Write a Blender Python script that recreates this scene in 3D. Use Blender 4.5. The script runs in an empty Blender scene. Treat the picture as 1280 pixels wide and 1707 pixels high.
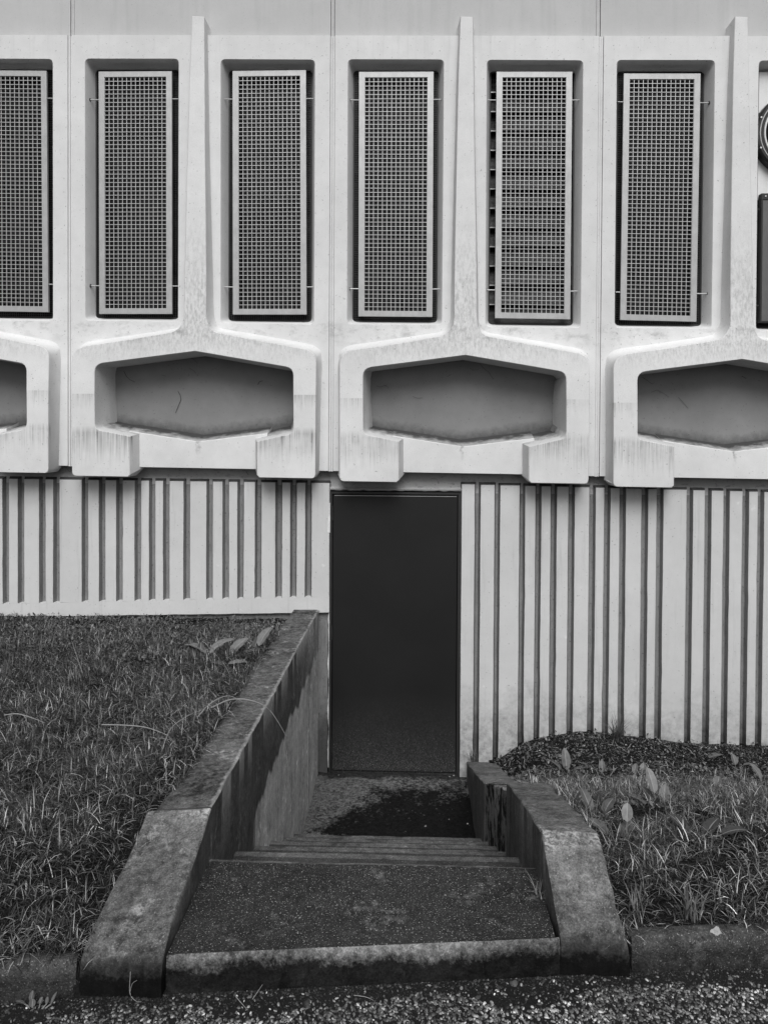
import bpy, bmesh, math, random
import numpy as np
from mathutils import Vector, Matrix, geometry, noise as mnoise

random.seed(7); RNG = np.random.default_rng(7)
scene = bpy.context.scene
COL = scene.collection

# ------------------------------------------------------------------ camera
FPX, IW, IH = 1328.0, 1280.0, 1707.0
CAM = Vector((0.0, -5.77, 1.60))
YAW, PITCH, ROLL, SHIFT = math.radians(1.9), math.radians(0.9), math.radians(0.33), -0.0835
fwd = Vector((-math.sin(YAW)*math.cos(PITCH), math.cos(YAW)*math.cos(PITCH), -math.sin(PITCH)))
rgt = Vector((math.cos(YAW), math.sin(YAW), 0)); upv = rgt.cross(fwd)
R2 = rgt*math.cos(ROLL) + upv*math.sin(ROLL); U2 = -rgt*math.sin(ROLL) + upv*math.cos(ROLL)
cd = bpy.data.cameras.new('camera'); cam = bpy.data.objects.new('camera', cd); COL.objects.link(cam)
cam.matrix_world = Matrix(((R2.x, U2.x, -fwd.x, CAM.x), (R2.y, U2.y, -fwd.y, CAM.y), (R2.z, U2.z, -fwd.z, CAM.z), (0, 0, 0, 1)))
cd.sensor_fit = 'AUTO'; cd.sensor_width = 36.0; cd.lens = 36.0*FPX/IH
cd.shift_y = SHIFT; cd.clip_start = 0.05; cd.clip_end = 500
scene.camera = cam

# ------------------------------------------------------------------ sky, sun, exposure (overcast, neutral: a monochrome photograph)
SUN_EL, SUN_AZ = math.radians(46), math.radians(4)      # azimuth from straight behind the camera, towards the right
world = bpy.data.worlds.new('World'); scene.world = world; world.use_nodes = True
wn = world.node_tree; wn.nodes.clear()
wo = wn.nodes.new('ShaderNodeOutputWorld'); wb = wn.nodes.new('ShaderNodeBackground')
ws = wn.nodes.new('ShaderNodeTexSky'); ws.sky_type = 'NISHITA'; ws.sun_disc = False
ws.sun_elevation = SUN_EL; ws.sun_rotation = math.pi - SUN_AZ
ws.air_density = 1.0; ws.dust_density = 4.0; ws.ozone_density = 1.0
wg = wn.nodes.new('ShaderNodeRGBToBW')
wn.links.new(ws.outputs[0], wg.inputs[0]); wn.links.new(wg.outputs[0], wb.inputs[0]); wn.links.new(wb.outputs[0], wo.inputs[0])
wb.inputs[1].default_value = 0.06
sd = bpy.data.lights.new('sun', 'SUN'); sun = bpy.data.objects.new('sun', sd); COL.objects.link(sun)
sd.energy = 1.5; sd.angle = math.radians(38); sd.color = (1, 1, 1)
sdir = Vector((math.sin(SUN_AZ)*math.cos(SUN_EL), -math.cos(SUN_AZ)*math.cos(SUN_EL), math.sin(SUN_EL)))
sun.rotation_euler = sdir.to_track_quat('Z', 'Y').to_euler()
sun.location = sdir*30
vs = scene.view_settings; vs.view_transform = 'Standard'; vs.look = 'None'; vs.gamma = 1.0; vs.exposure = 0.72
vs.use_curve_mapping = False

# ------------------------------------------------------------------ pixel -> place
PCY = IH/2 + SHIFT*IH
def ray(px, py): return fwd + R2*((px-IW/2)/FPX) - U2*((py-PCY)/FPX)
def atY(px, py, Y):
    v = ray(px, py); return CAM + v*((Y-CAM.y)/v.y)
def atZ(px, py, Z):
    v = ray(px, py); return CAM + v*((Z-CAM.z)/v.z)
def atH(px, py, hf):                                   # ray against a height field
    v = ray(px, py); t = 1.5
    for _ in range(900):
        p = CAM + v*t
        if p.z <= hf(p.x, p.y): break
        t += 0.01
    return p

# ------------------------------------------------------------------ objects
def obj(name, verts, faces, mat, parent=None, smooth=None, loc=None):
    me = bpy.data.meshes.new(name); me.from_pydata([tuple(v) for v in verts], [], faces); me.update()
    bm = bmesh.new(); bm.from_mesh(me); bmesh.ops.recalc_face_normals(bm, faces=bm.faces); bm.to_mesh(me); bm.free()
    if smooth:
        me.shade_smooth(); me.set_sharp_from_angle(angle=math.radians(smooth))
    if mat: me.materials.append(mat)
    o = bpy.data.objects.new(name, me); COL.objects.link(o)
    if parent: o.parent = parent
    if loc: o.location = loc
    return o
def empty(name, label, cat, loc=(0, 0, 0), group=None):
    o = bpy.data.objects.new(name, None); COL.objects.link(o); o.location = loc; o.empty_display_size = .1
    return tag(o, label, cat, group)
def tag(o, label, cat=None, group=None, kind=None):
    if label: o['label'] = label
    if cat: o['category'] = cat
    if group: o['group'] = group
    if kind: o['kind'] = kind
    return o
def kind(o, k): o['kind'] = k; return o

class MB:                                              # collects boxes and tubes for one mesh
    def __init__(s): s.v = []; s.f = []
    def add(s, v, f):
        n = len(s.v); s.v += [Vector(a) for a in v]; s.f += [tuple(i+n for i in q) for q in f]
    def hexa(s, p):                                    # 8 corners: bottom 4, top 4
        s.add(p, [(0, 1, 2, 3), (4, 5, 6, 7), (0, 1, 5, 4), (1, 2, 6, 5), (2, 3, 7, 6), (3, 0, 4, 7)])
    def box(s, a, b):
        (x0, y0, z0), (x1, y1, z1) = a, b
        s.hexa([(x0, y0, z0), (x1, y0, z0), (x1, y1, z0), (x0, y1, z0), (x0, y0, z1), (x1, y0, z1), (x1, y1, z1), (x0, y1, z1)])
    def tube(s, pts, rad, n=6):
        pts = [Vector(p) for p in pts]; rad = rad if isinstance(rad, (list, tuple)) else [rad]*len(pts)
        rings = []
        for i, p in enumerate(pts):
            t = (pts[min(i+1, len(pts)-1)] - pts[max(i-1, 0)]).normalized()
            a = t.orthogonal().normalized(); b = t.cross(a)
            rings.append([p + (a*math.cos(k*2*math.pi/n) + b*math.sin(k*2*math.pi/n))*rad[i] for k in range(n)])
        v = [q for r in rings for q in r]
        f = [(i*n+k, i*n+(k+1) % n, (i+1)*n+(k+1) % n, (i+1)*n+k) for i in range(len(pts)-1) for k in range(n)]
        f += [tuple(range(n)), tuple(range((len(pts)-1)*n, len(pts)*n))]
        s.add(v, f)
    def build(s, name, mat, parent=None, smooth=None): return obj(name, s.v, s.f, mat, parent, smooth)

# ------------------------------------------------------------------ materials (all neutral greys)
class G:
    def __init__(s, name, rough=.85, spec=.3):
        s.m = bpy.data.materials.new(name); s.m.use_nodes = True; s.t = s.m.node_tree
        s.b = s.t.nodes['Principled BSDF']; s.b.inputs['Roughness'].default_value = rough
        s.b.inputs['Specular IOR Level'].default_value = spec
        g = s.t.nodes.new('ShaderNodeNewGeometry'); s.P = g.outputs['Position']; s.N = g.outputs['Normal']
        s.O = s.t.nodes.new('ShaderNodeTexCoord').outputs['Object']
        s.h = []
    def put(s, node, i, v):
        if hasattr(v, 'node'): s.t.links.new(v, node.inputs[i])
        else: node.inputs[i].default_value = v
    def op(s, o, a, b=0.0, clamp=False):
        n = s.t.nodes.new('ShaderNodeMath'); n.operation = o; n.use_clamp = clamp; s.put(n, 0, a); s.put(n, 1, b); return n.outputs[0]
    def mul(s, a, b): return s.op('MULTIPLY', a, b)
    def add(s, a, b): return s.op('ADD', a, b)
    def noise(s, scale, detail=4, rough=.6, stretch=None, vec=None, off=0):
        vec = vec or s.P
        if stretch or off:
            mp = s.t.nodes.new('ShaderNodeMapping'); s.t.links.new(vec, mp.inputs[0]); vec = mp.outputs[0]
            mp.inputs['Scale'].default_value = stretch or (1, 1, 1); mp.inputs['Location'].default_value = (off, off*1.7, off*.6)
        n = s.t.nodes.new('ShaderNodeTexNoise'); s.t.links.new(vec, n.inputs['Vector'])
        n.inputs['Scale'].default_value = scale; n.inputs['Detail'].default_value = detail; n.inputs['Roughness'].default_value = rough
        return n.outputs[0]
    def voro(s, scale, feature='F1', out='Distance', vec=None):
        n = s.t.nodes.new('ShaderNodeTexVoronoi'); n.feature = feature; s.t.links.new(vec or s.P, n.inputs['Vector'])
        n.inputs['Scale'].default_value = scale; return n.outputs[out]
    def mr(s, v, a, b, c=0.0, d=1.0):
        n = s.t.nodes.new('ShaderNodeMapRange'); n.clamp = True
        for i, x in enumerate((v, a, b, c, d)): s.put(n, i, x)
        return n.outputs[0]
    def mix(s, f, a, b):
        n = s.t.nodes.new('ShaderNodeMix'); n.data_type = 'FLOAT'; s.put(n, 0, f); s.put(n, 2, a); s.put(n, 3, b); return n.outputs[0]
    def xyz(s, v):
        n = s.t.nodes.new('ShaderNodeSeparateXYZ'); s.t.links.new(v, n.inputs[0]); return n.outputs
    def attr(s, name):
        n = s.t.nodes.new('ShaderNodeAttribute'); n.attribute_name = name; return n.outputs['Fac']
    def bump(s, h, strength=.3, dist=.003):
        n = s.t.nodes.new('ShaderNodeBump'); n.inputs['Strength'].default_value = strength; n.inputs['Distance'].default_value = dist
        s.put(n, 'Height', h)
        if s.h: s.t.links.new(s.h[-1], n.inputs['Normal'])
        s.h.append(n.outputs[0]); s.t.links.new(n.outputs[0], s.b.inputs['Normal'])
    def col(s, v): s.put(s.b, 'Base Color', v); return s.m
    def rough(s, v): s.put(s.b, 'Roughness', v)

def plain(name, v, rough=.6, metal=0.0, spec=.4, var=.12):
    g = G(name, rough, spec); g.b.inputs['Metallic'].default_value = metal
    c = g.mul(v, g.mr(g.noise(9, 5), .3, .7, 1-var, 1+var)); c = g.mul(c, g.mr(g.noise(140, 2), .3, .7, 1-var*.6, 1+var*.6))
    return g.col(c)

def sandy(g, v, blotch=.08, grain=.09, specks=.5, spot=.66):
    c = g.mul(v, g.mr(g.noise(1.3, 5, .6), .32, .68, 1-blotch, 1+blotch*.6))
    c = g.mul(c, g.mr(g.noise(11, 4), .3, .7, 1-blotch*.5, 1+blotch*.4))
    n = g.noise(260, 3, .7)
    c = g.mul(c, g.mr(n, .3, .7, 1-grain, 1+grain))
    c = g.mul(c, g.mr(g.noise(75, 2, .5, off=3), spot, spot+.05, 1, 1-specks))     # small dark pits
    g.bump(n, .25, .002)
    return c

# local heights on the panel (metres) used for where water has run down
def zf(py, px=775, Y=-.14): return atY(px, py, Y).z
Z665, Z738, Z545 = zf(665), zf(737), zf(545)
XAPEX = atY(771, 760, -.035).x - atY(553, 430, 0).x
ZVB = atY(771, 734, .15).z; KVB = (atY(620, 712, .15).z-ZVB)/abs(atY(620, 712, .15).x-atY(771, 734, .15).x)

def panel_paint():
    g = G('panel_paint', .8, .25); c = sandy(g, .63, .09, .11, .5, .69)
    ox = g.xyz(g.O); fr = g.mr(ox[1], -.105, -.125)                # front faces of the raised frame only
    st = g.mr(g.noise(1, 4, .7, (120, 8, 1.6)), .40, .66); st2 = g.mr(g.noise(4.0, 4, .6, off=9), .30, .58); wob = g.mr(g.noise(1, 2, .5, (60, 8, .4), off=3), .25, .75, .35, 1.2)
    def run(z0, l, soft): return g.mul(g.mr(g.op('DIVIDE', g.op('SUBTRACT', z0, ox[2]), wob), l, 0.0), g.mr(ox[2], z0+soft, z0))
    m = g.op('MAXIMUM', g.mul(run(Z665, .13, .002), .8), run(Z738+.028, .26, .05))
    m = g.mul(g.mul(m, fr), g.mul(g.mix(.45, st, 1.0), st2))
    m = g.mul(m, g.mix(.7, 1.0, st))
    c = g.mul(c, g.mix(m, 1.0, .12))
    # the drip mark below the middle of the hexagon's ledge
    dx = g.op('ABSOLUTE', g.add(g.op('SUBTRACT', ox[0], XAPEX), g.mr(g.noise(14, 3, .6), .3, .7, -.02, .02)))
    drip = g.mul(g.mul(g.mr(dx, .016, .003), g.mr(ox[2], Z738-.15, Z738-.03)), g.mul(g.mr(ox[2], Z738-.005, Z738-.03), g.mr(ox[1], -.06, -.04)))
    c = g.mul(c, g.mix(g.mul(drip, g.mr(g.noise(50, 4, .7), .35, .6)), 1.0, .45))
    # grime lying on the slopes under the windows and below the upper edge of the frame
    band = g.mul(g.mr(ox[2], Z545-.16, Z545-.05), g.mr(ox[2], Z545+.06, Z545-.0))
    nzv = g.xyz(g.N)[2]; up = g.mul(g.mr(nzv, -.02, .12, .45, 1.0), g.mr(nzv, .55, .30))
    gr = g.mul(g.mul(band, g.mr(g.noise(9, 6, .7, (1, 1, 1.6), off=5), .5, .72)), up)
    c = g.mul(c, g.mix(gr, 1.0, .32))
    gb = g.mul(g.mr(ox[2], Z545-.30, Z545-.10), g.mr(g.noise(34, 5, .75, (1.8, 1, .6), off=2), .44, .68))
    c = g.mul(c, g.mix(g.mul(gb, fr), 1.0, .62))
    c = g.mul(c, g.mix(g.mul(g.mr(g.noise(1, 3, .6, (22, 22, 1.0), off=7), .54, .75), g.mr(ox[2], 3.9, 4.35)), 1.0, .86))
    return g.col(c)

def hex_paint():
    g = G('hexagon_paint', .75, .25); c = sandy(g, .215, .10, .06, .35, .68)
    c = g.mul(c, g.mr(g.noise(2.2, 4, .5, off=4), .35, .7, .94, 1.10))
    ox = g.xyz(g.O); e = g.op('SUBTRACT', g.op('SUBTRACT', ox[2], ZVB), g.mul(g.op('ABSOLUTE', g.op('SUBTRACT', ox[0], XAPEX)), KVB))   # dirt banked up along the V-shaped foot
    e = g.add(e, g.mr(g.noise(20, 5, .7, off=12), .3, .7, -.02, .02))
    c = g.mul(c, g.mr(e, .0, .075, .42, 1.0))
    return g.col(c)
def reveal_paint():                                                # inside of the hexagon: same paint, grimy ledge at the foot
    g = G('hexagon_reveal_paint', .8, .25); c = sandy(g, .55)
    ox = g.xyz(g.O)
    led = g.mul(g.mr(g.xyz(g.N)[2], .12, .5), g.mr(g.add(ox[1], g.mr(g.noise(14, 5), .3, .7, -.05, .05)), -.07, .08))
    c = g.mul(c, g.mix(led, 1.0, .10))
    return g.col(c)
def fascia_paint():
    g = G('fascia_paint', .85, .2); c = sandy(g, .455, .05, .05, .2)
    c = g.mul(c, g.mr(g.noise(1, 3, .6, (14, 14, .8)), .5, .75, 1, .9)); return g.col(c)
def rib_paint():
    g = G('rib_paint', .8, .25); c = sandy(g, .53, .07, .08, .5, .70)
    z = g.xyz(g.P)[2]
    foot = g.mul(g.mr(g.add(z, g.mr(g.noise(6, 6, .7), .3, .7, -.20, .20)), -.40, -.80), g.mr(g.noise(26, 6, .75), .36, .62, .25, 1.0))
    c = g.mul(c, g.mix(foot, 1.0, .50))
    c = g.mul(c, g.mix(g.mr(g.noise(1, 4, .65, (30, 30, 1.3), off=1), .58, .74), 1.0, .84))
    c = g.mul(c, g.mix(g.mr(g.noise(16, 4, .6, off=8), .68, .74), 1.0, 1.15))
    return g.col(c)
def groove_paint():
    g = G('groove_paint', .85, .2); c = sandy(g, .205, .15, .12, .5, .64)
    c = g.mul(c, g.mix(g.mr(g.noise(1, 5, .7, (60, 60, 9), off=1), .5, .7), 1.0, .72))
    z = g.xyz(g.P)[2]
    foot = g.mr(g.add(z, g.mr(g.noise(12, 4), .3, .7, -.1, .1)), -.45, -.78)
    c = g.mul(c, g.mix(foot, 1.0, .35)); return g.col(c)
def band_paint():
    g = G('beam_paint', .85, .2); c = sandy(g, .36, .12, .10, .4, .66)
    c = g.mul(c, g.mix(g.mr(g.noise(18, 5, .7, (1, 1, 2)), .55, .7), 1.0, .6)); return g.col(c)
XL_ = -.665
def mossy(name, v, moss=.5, lichen=.25, streak=0.0, low=None, rough=.9, fleck=.5, pale=None, hole_shade=False, crest=None):
    g = G(name, rough, .10)
    n1 = g.noise(5.5, 6, .68); n2 = g.noise(38, 5, .7, off=3); n3 = g.noise(170, 3, .7)
    c = g.mul(v, g.mr(g.add(g.mul(n1, .5), g.mul(n2, .5)), .38, .62, 1-moss, 1+lichen*1.6))
    c = g.mul(c, g.mr(n3, .32, .68, .55, 1.45))
    c = g.add(c, g.mul(g.mr(g.noise(230, 3, .6, off=6), .61, .70), fleck*.30))    # pale sand grains and lichen dots
    c = g.add(c, g.mul(g.mul(g.mr(g.noise(8, 6, .75, off=11), .56, .66), g.mr(n2, .42, .6)), lichen*.5))
    if streak:
        s = g.mr(g.add(g.mul(g.noise(1, 5, .7, (9, 9, .8)), .6), g.mul(g.noise(1, 4, .7, (42, 42, 2.2), off=3), .4)), .36, .66); side = g.mr(g.op('ABSOLUTE', g.xyz(g.N)[2]), .5, .25)
        c = g.mix(g.mul(side, .55), c, v*.9)
        c = g.mul(c, g.mix(g.mul(g.mul(s, side), streak), 1.0, .30))
    if pale:                                                        # (height of worn edge, slope, brightness): washed lower part of the stair wall
        z0, slope, k = pale; p = g.xyz(g.P)
        e = g.add(g.add(p[2], g.mul(p[1], slope)), g.mr(g.noise(1, 4, .6, (5, 5, 1.2), off=2), .3, .7, -.05, .05))
        c = g.mul(c, g.mix(g.mul(g.op('MAXIMUM', g.mul(g.mr(e, z0+.012, z0-.012), g.mr(g.add(p[1], g.mr(g.noise(1, 3, .6, (1, 4, 1.5), off=6), .3, .7, -.12, .12)), -2.42, -2.34)), g.mul(g.mr(p[1], -1.0, -.2), .45)), g.mr(g.op('ABSOLUTE', g.xyz(g.N)[2]), .5, .25)), 1.0, k))
    if name == 'mossy_coping':                                      # arris rubbed bare
        px_ = g.xyz(g.P)[0]; w_ = g.mr(g.noise(25, 4, .7, off=17), .3, .7, -.008, .010)
        c = g.add(c, g.mul(g.mul(g.mr(g.add(px_, w_), XL_-.014, XL_-.006), g.mr(g.xyz(g.N)[2], .2, .5)), .16))
    if crest:                                                       # lichen crust on the worn ridge of the block
        c = g.add(c, g.mul(g.mul(g.mr(g.xyz(g.P)[2], crest, crest+.02), g.mr(g.xyz(g.N)[2], .6, .8)), g.mul(g.mr(g.noise(75, 4, .75, off=14), .42, .58), g.mr(g.noise(6, 3, off=15), .40, .58, .0, .32))))
    if hole_shade:                                                       # shade of spalled holes painted in as black patches on the broken core
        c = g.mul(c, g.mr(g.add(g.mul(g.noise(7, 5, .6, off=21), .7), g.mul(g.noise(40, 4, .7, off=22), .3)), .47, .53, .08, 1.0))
    if low:                                                         # (z_wet, z_dry): algae band climbing from the pavement
        e = g.add(g.xyz(g.P)[2], g.add(g.mr(g.noise(9, 6, .75, off=4), .3, .7, -.02, .02), g.mr(g.noise(60, 4, .7, off=5), .3, .7, -.016, .016)))
        c = g.mul(c, g.mix(g.mr(g.xyz(g.P)[1], -3.36, -3.26), g.mr(e, low[0], low[1], .06, 1.0), 1.0))
    g.bump(n2, .7, .008); g.bump(n3, .7, .004)
    return g.col(c)
def landing_mat():
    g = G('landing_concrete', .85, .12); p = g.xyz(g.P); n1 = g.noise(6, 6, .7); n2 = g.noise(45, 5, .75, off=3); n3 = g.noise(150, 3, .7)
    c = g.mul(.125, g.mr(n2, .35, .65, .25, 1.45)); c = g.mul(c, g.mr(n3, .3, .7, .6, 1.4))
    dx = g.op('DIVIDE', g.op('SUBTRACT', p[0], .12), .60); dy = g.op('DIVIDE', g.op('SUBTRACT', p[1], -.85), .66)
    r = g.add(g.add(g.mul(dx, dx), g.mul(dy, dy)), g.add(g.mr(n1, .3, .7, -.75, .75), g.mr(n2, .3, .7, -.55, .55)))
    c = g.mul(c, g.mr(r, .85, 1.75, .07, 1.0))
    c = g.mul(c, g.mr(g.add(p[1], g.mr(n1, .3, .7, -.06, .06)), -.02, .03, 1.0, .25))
    g.bump(n2, .8, .01); return g.col(c)
def door_paint():
    g = G('door_paint', .42, .28); z = g.xyz(g.P)[2]
    low = g.mr(z, -.45, -1.0, .0, 1.0)
    sp = g.noise(170, 3, .7); thr = g.mix(low, .72, .57)
    c = g.add(.011, g.mul(g.mr(g.op('SUBTRACT', sp, thr), 0, .06), g.mix(low, .12, .11)))
    c = g.add(c, g.mul(g.mul(low, g.mr(g.noise(90, 4, .7, off=2), .4, .7)), .024))
    c = g.mul(c, g.mr(g.noise(2.0, 4), .3, .7, .85, 1.2))
    g.rough(g.mix(low, .48, .8)); return g.col(c)
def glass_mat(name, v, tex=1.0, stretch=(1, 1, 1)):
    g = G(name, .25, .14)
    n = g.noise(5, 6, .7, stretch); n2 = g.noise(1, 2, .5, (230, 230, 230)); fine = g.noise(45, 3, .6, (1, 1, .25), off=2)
    m = g.mul(g.mr(n, .42, .68), g.mr(fine, .3, .7, .4, 1.0))  # pale mottling painted in to hint at reflections and clutter behind the grilles
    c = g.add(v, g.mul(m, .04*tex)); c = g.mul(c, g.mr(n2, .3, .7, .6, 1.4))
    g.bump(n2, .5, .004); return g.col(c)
def metal_mat(name, v, rough=.45):
    g = G(name, rough, .5); g.b.inputs['Metallic'].default_value = .35
    c = g.mul(v, g.mr(g.noise(22, 5, .65, (1, 1, .5)), .3, .7, .86, 1.1)); c = g.mul(c, g.mr(g.noise(190, 2), .3, .7, .93, 1.06))
    return g.col(c)
def leaf_mat(name, v, rib=.6):
    g = G(name, .55, .4); a = g.attr('rib'); t = g.attr('tone')
    c = g.mul(v, g.mr(g.noise(45, 4), .3, .7, .75, 1.25)); c = g.mul(c, t)
    c = g.mix(g.mul(a, rib), c, .30); g.bump(g.noise(120, 3), .3, .002); return g.col(c)
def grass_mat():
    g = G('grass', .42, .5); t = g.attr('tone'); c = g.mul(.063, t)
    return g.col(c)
def soil_mat():
    g = G('soil', .95, .05); n = g.noise(55, 5, .7)
    c = g.mul(.010, g.mr(g.noise(9, 5), .3, .7, .5, 1.5)); c = g.mul(c, g.mr(n, .3, .7, .4, 1.7))
    c = g.add(c, g.mul(g.mr(g.noise(130, 2, off=3), .66, .72), .12)); g.bump(n, .9, .012); return g.col(c)
def asphalt_mat():
    g = G('asphalt', .75, .12); n = g.noise(160, 4, .7)
    c = g.mul(.013, g.mr(n, .3, .7, .5, 1.6)); c = g.mul(c, g.mr(g.noise(3, 4), .3, .7, .7, 1.3))
    far = g.mr(g.xyz(g.P)[1], -4.0, -4.2)                         # beyond the built pebbles
    peb = g.mr(g.voro(75), .30, .16); c = g.add(c, g.mul(g.mul(peb, far), .10)); g.bump(n, .6, .004); return g.col(c)
def pebble_mat():
    g = G('pebbles', .6, .35); t = g.attr('tone'); return g.col(g.mul(g.mul(.27, t), g.mr(g.noise(200, 3), .3, .7, .75, 1.2)))

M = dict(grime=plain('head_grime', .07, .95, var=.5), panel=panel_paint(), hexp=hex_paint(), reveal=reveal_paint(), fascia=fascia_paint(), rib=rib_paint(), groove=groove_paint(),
         beam=band_paint(), door=door_paint(), seal=plain('joint_seal', .42, .8), dark=plain('dark_metal', .02, .5),
         frame=plain('dark_window_frame', .016, .5), metal=metal_mat('galvanised_frame', .38), wire=metal_mat('galvanised_wire', .46, .5),
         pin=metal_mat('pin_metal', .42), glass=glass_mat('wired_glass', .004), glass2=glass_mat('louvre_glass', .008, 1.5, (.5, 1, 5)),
         white=plain('white_board', .62, .6, var=.06), steel=metal_mat('bright_ring', .7, .3), rubber=plain('fan_black', .014, .35),
         thread=plain('dry_thread', .03, .9), grass=grass_mat(), soil=soil_mat(), asphalt=asphalt_mat(), pebble=pebble_mat(),
         leaf=leaf_mat('dock_leaf', .125, .5), straw=plain('dry_straw', .22, .7), plaster=plain('broken_plaster', .62, .9, var=.2),
         coping=mossy('mossy_coping', .095, .85, .55, .5, None, .9, .5, (-.135, 0.0, 5.0)),
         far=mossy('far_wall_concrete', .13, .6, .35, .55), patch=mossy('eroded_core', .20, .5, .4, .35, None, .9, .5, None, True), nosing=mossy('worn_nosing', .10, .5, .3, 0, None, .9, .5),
         ramp=mossy('weathered_end_block', .115, .7, .40, .8, (.045, .125), .9, .6, None, False, .235),
         kerb=mossy('kerb_concrete', .18, .65, .4, 0, (.058, .108), .9, .7),
         kerbdark=mossy('dark_kerb_concrete', .062, .55, .2, 0, (-.03, .075), .85, .9),
         step=mossy('step_concrete', .034, .5, .18, 0, None, .85, 1.5),
         riser=mossy('lower_step_concrete', .05, .45, .2, 0, None, .9, .5),
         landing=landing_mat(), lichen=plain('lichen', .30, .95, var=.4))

# ================================================================== THE BUILDING
MODX, MODZ = 1.918, -0.022                            # one panel to the next
GLASSY = .125
def yfront(py): return -.06 - .09*min(max((py-27)/638.0, 0), 1)
def pf(px, py): return atY(px, py, yfront(py))        # a pixel on the sloping front of the raised frame

def arc(p0, p1, p2, n=5):                              # quadratic corner p0 -> p2 round p1
    return [(p0[0]*(1-t)**2 + 2*p1[0]*t*(1-t) + p2[0]*t*t, p0[1]*(1-t)**2 + 2*p1[1]*t*(1-t) + p2[1]*t*t) for t in [i/n for i in range(n+1)]]

def miter(pts, rates, closed=True):                    # offset vectors in the XZ plane; outward = away from the solid
    n = len(pts); area = sum(pts[i][0]*pts[(i+1) % n][1]-pts[(i+1) % n][0]*pts[i][1] for i in range(n)); s = 1 if area > 0 else -1
    nor = []
    for i in range(n):
        a, b = pts[i], pts[(i+1) % n]; dx, dz = b[0]-a[0], b[1]-a[1]; l = math.hypot(dx, dz) or 1e-9
        nor.append((s*dz/l, -s*dx/l))
    out = []
    for i in range(n):
        n1, n2 = nor[i-1], nor[i]; r1, r2 = rates[i-1], rates[i]; det = n1[0]*n2[1]-n1[1]*n2[0]
        if abs(det) < .18:
            mx, mz = n1[0]+n2[0], n1[1]+n2[1]; l = math.hypot(mx, mz) or 1; r = (r1+r2)/2; out.append((mx/l*r, mz/l*r))
        else: out.append(((r1*n2[1]-r2*n1[1])/det, (n1[0]*r2-n2[0]*r1)/det))
    return out

# outline of the raised pillar-and-hexagon frame, (pixel, kind of the edge that leaves it)
def outline():
    L = []
    def add(ps, k):
        for p in ps: L.append((p, k))
    add([(767.5, 27), (763.8, 130), (761.5, 240), (759.5, 340), (757.5, 450)], 'pil')
    add(arc((757, 528), (756, 556), (731, 561), 7), 'flare'); L[-1] = (L[-1][0], 'top')
    add([(690, 568), (640, 576)], 'top'); add(arc((590, 583), (568, 586), (566, 608), 6), 'top'); L[-1] = (L[-1][0], 'side'); L[-2] = (L[-2][0], 'side')
    add([(566, 665), (566, 795)], 'side'); add(arc((566, 795), (566.3, 802.3), (573, 802.5), 3)[1:], 'bot')
    add([(661, 804)], 'bot'); add([(665, 800)], 'leg'); add([(665, 736)], 'notch')
    add(arc((614, 725.5), (605.5, 724), (605.3, 714), 4), 'notch'); L[-1] = (L[-1][0], 'hexs')
    add([(605, 665), (605, 627)], 'hexs'); add(arc((605, 627), (605.5, 614), (619, 612), 4)[1:], 'hext')
    add([(776, 592)], 'hext'); add(arc((931, 618.5), (943, 620.5), (943.3, 633), 4), 'hext'); L[-1] = (L[-1][0], 'hexs')
    add([(943.6, 665), (943.6, 719)], 'hexs'); add(arc((943.6, 719), (943.5, 731), (934, 733), 4)[1:], 'notch')
    add([(881, 744.5)], 'leg'); add([(881, 801)], 'bot'); add([(885, 805.2)], 'bot')
    add(arc((974, 806.8), (980.3, 806.8), (980.5, 799), 3), 'bot'); L[-1] = (L[-1][0], 'side')
    add([(982, 665), (982.5, 612)], 'side'); add(arc((982.5, 612), (982, 592.5), (962, 588.5), 6)[1:], 'top')
    add([(912, 579), (860, 569.5)], 'top'); add(arc((815, 561), (795, 557), (794.5, 528), 7), 'flare'); L[-1] = (L[-1][0], 'pil')
    add([(794.0, 450), (792.3, 340), (790.6, 240), (789.5, 130), (788, 28)], 'pil'); L[-1] = (L[-1][0], 'cap')
    return L
OUT = outline()
RATE = dict(pil=.13, flare=.30, top=.42, side=.14, bot=.02, leg=.26, notch=.21, hexs=.137, hext=.05, cap=-.25)
DEEP = dict(pil=.07, flare=.012, top=.012, side=.012, bot=.03, leg=.02, notch=.16, hexs=.16, hext=.16, cap=.07)
INNER = ('leg', 'notch', 'hexs', 'hext')
HEXBACK = .15

P0 = atY(553, 430, 0); ORG = Vector((P0.x, 0, 0))       # panel origin: foot of its left joint
JL, JR = ORG.x, ORG.x + MODX
def skewz(x): return MODZ/MODX*(x-JL)
ZTOP = atY(553, 59, 0).z; ZBOT = atY(550, 785, 0).z

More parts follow.
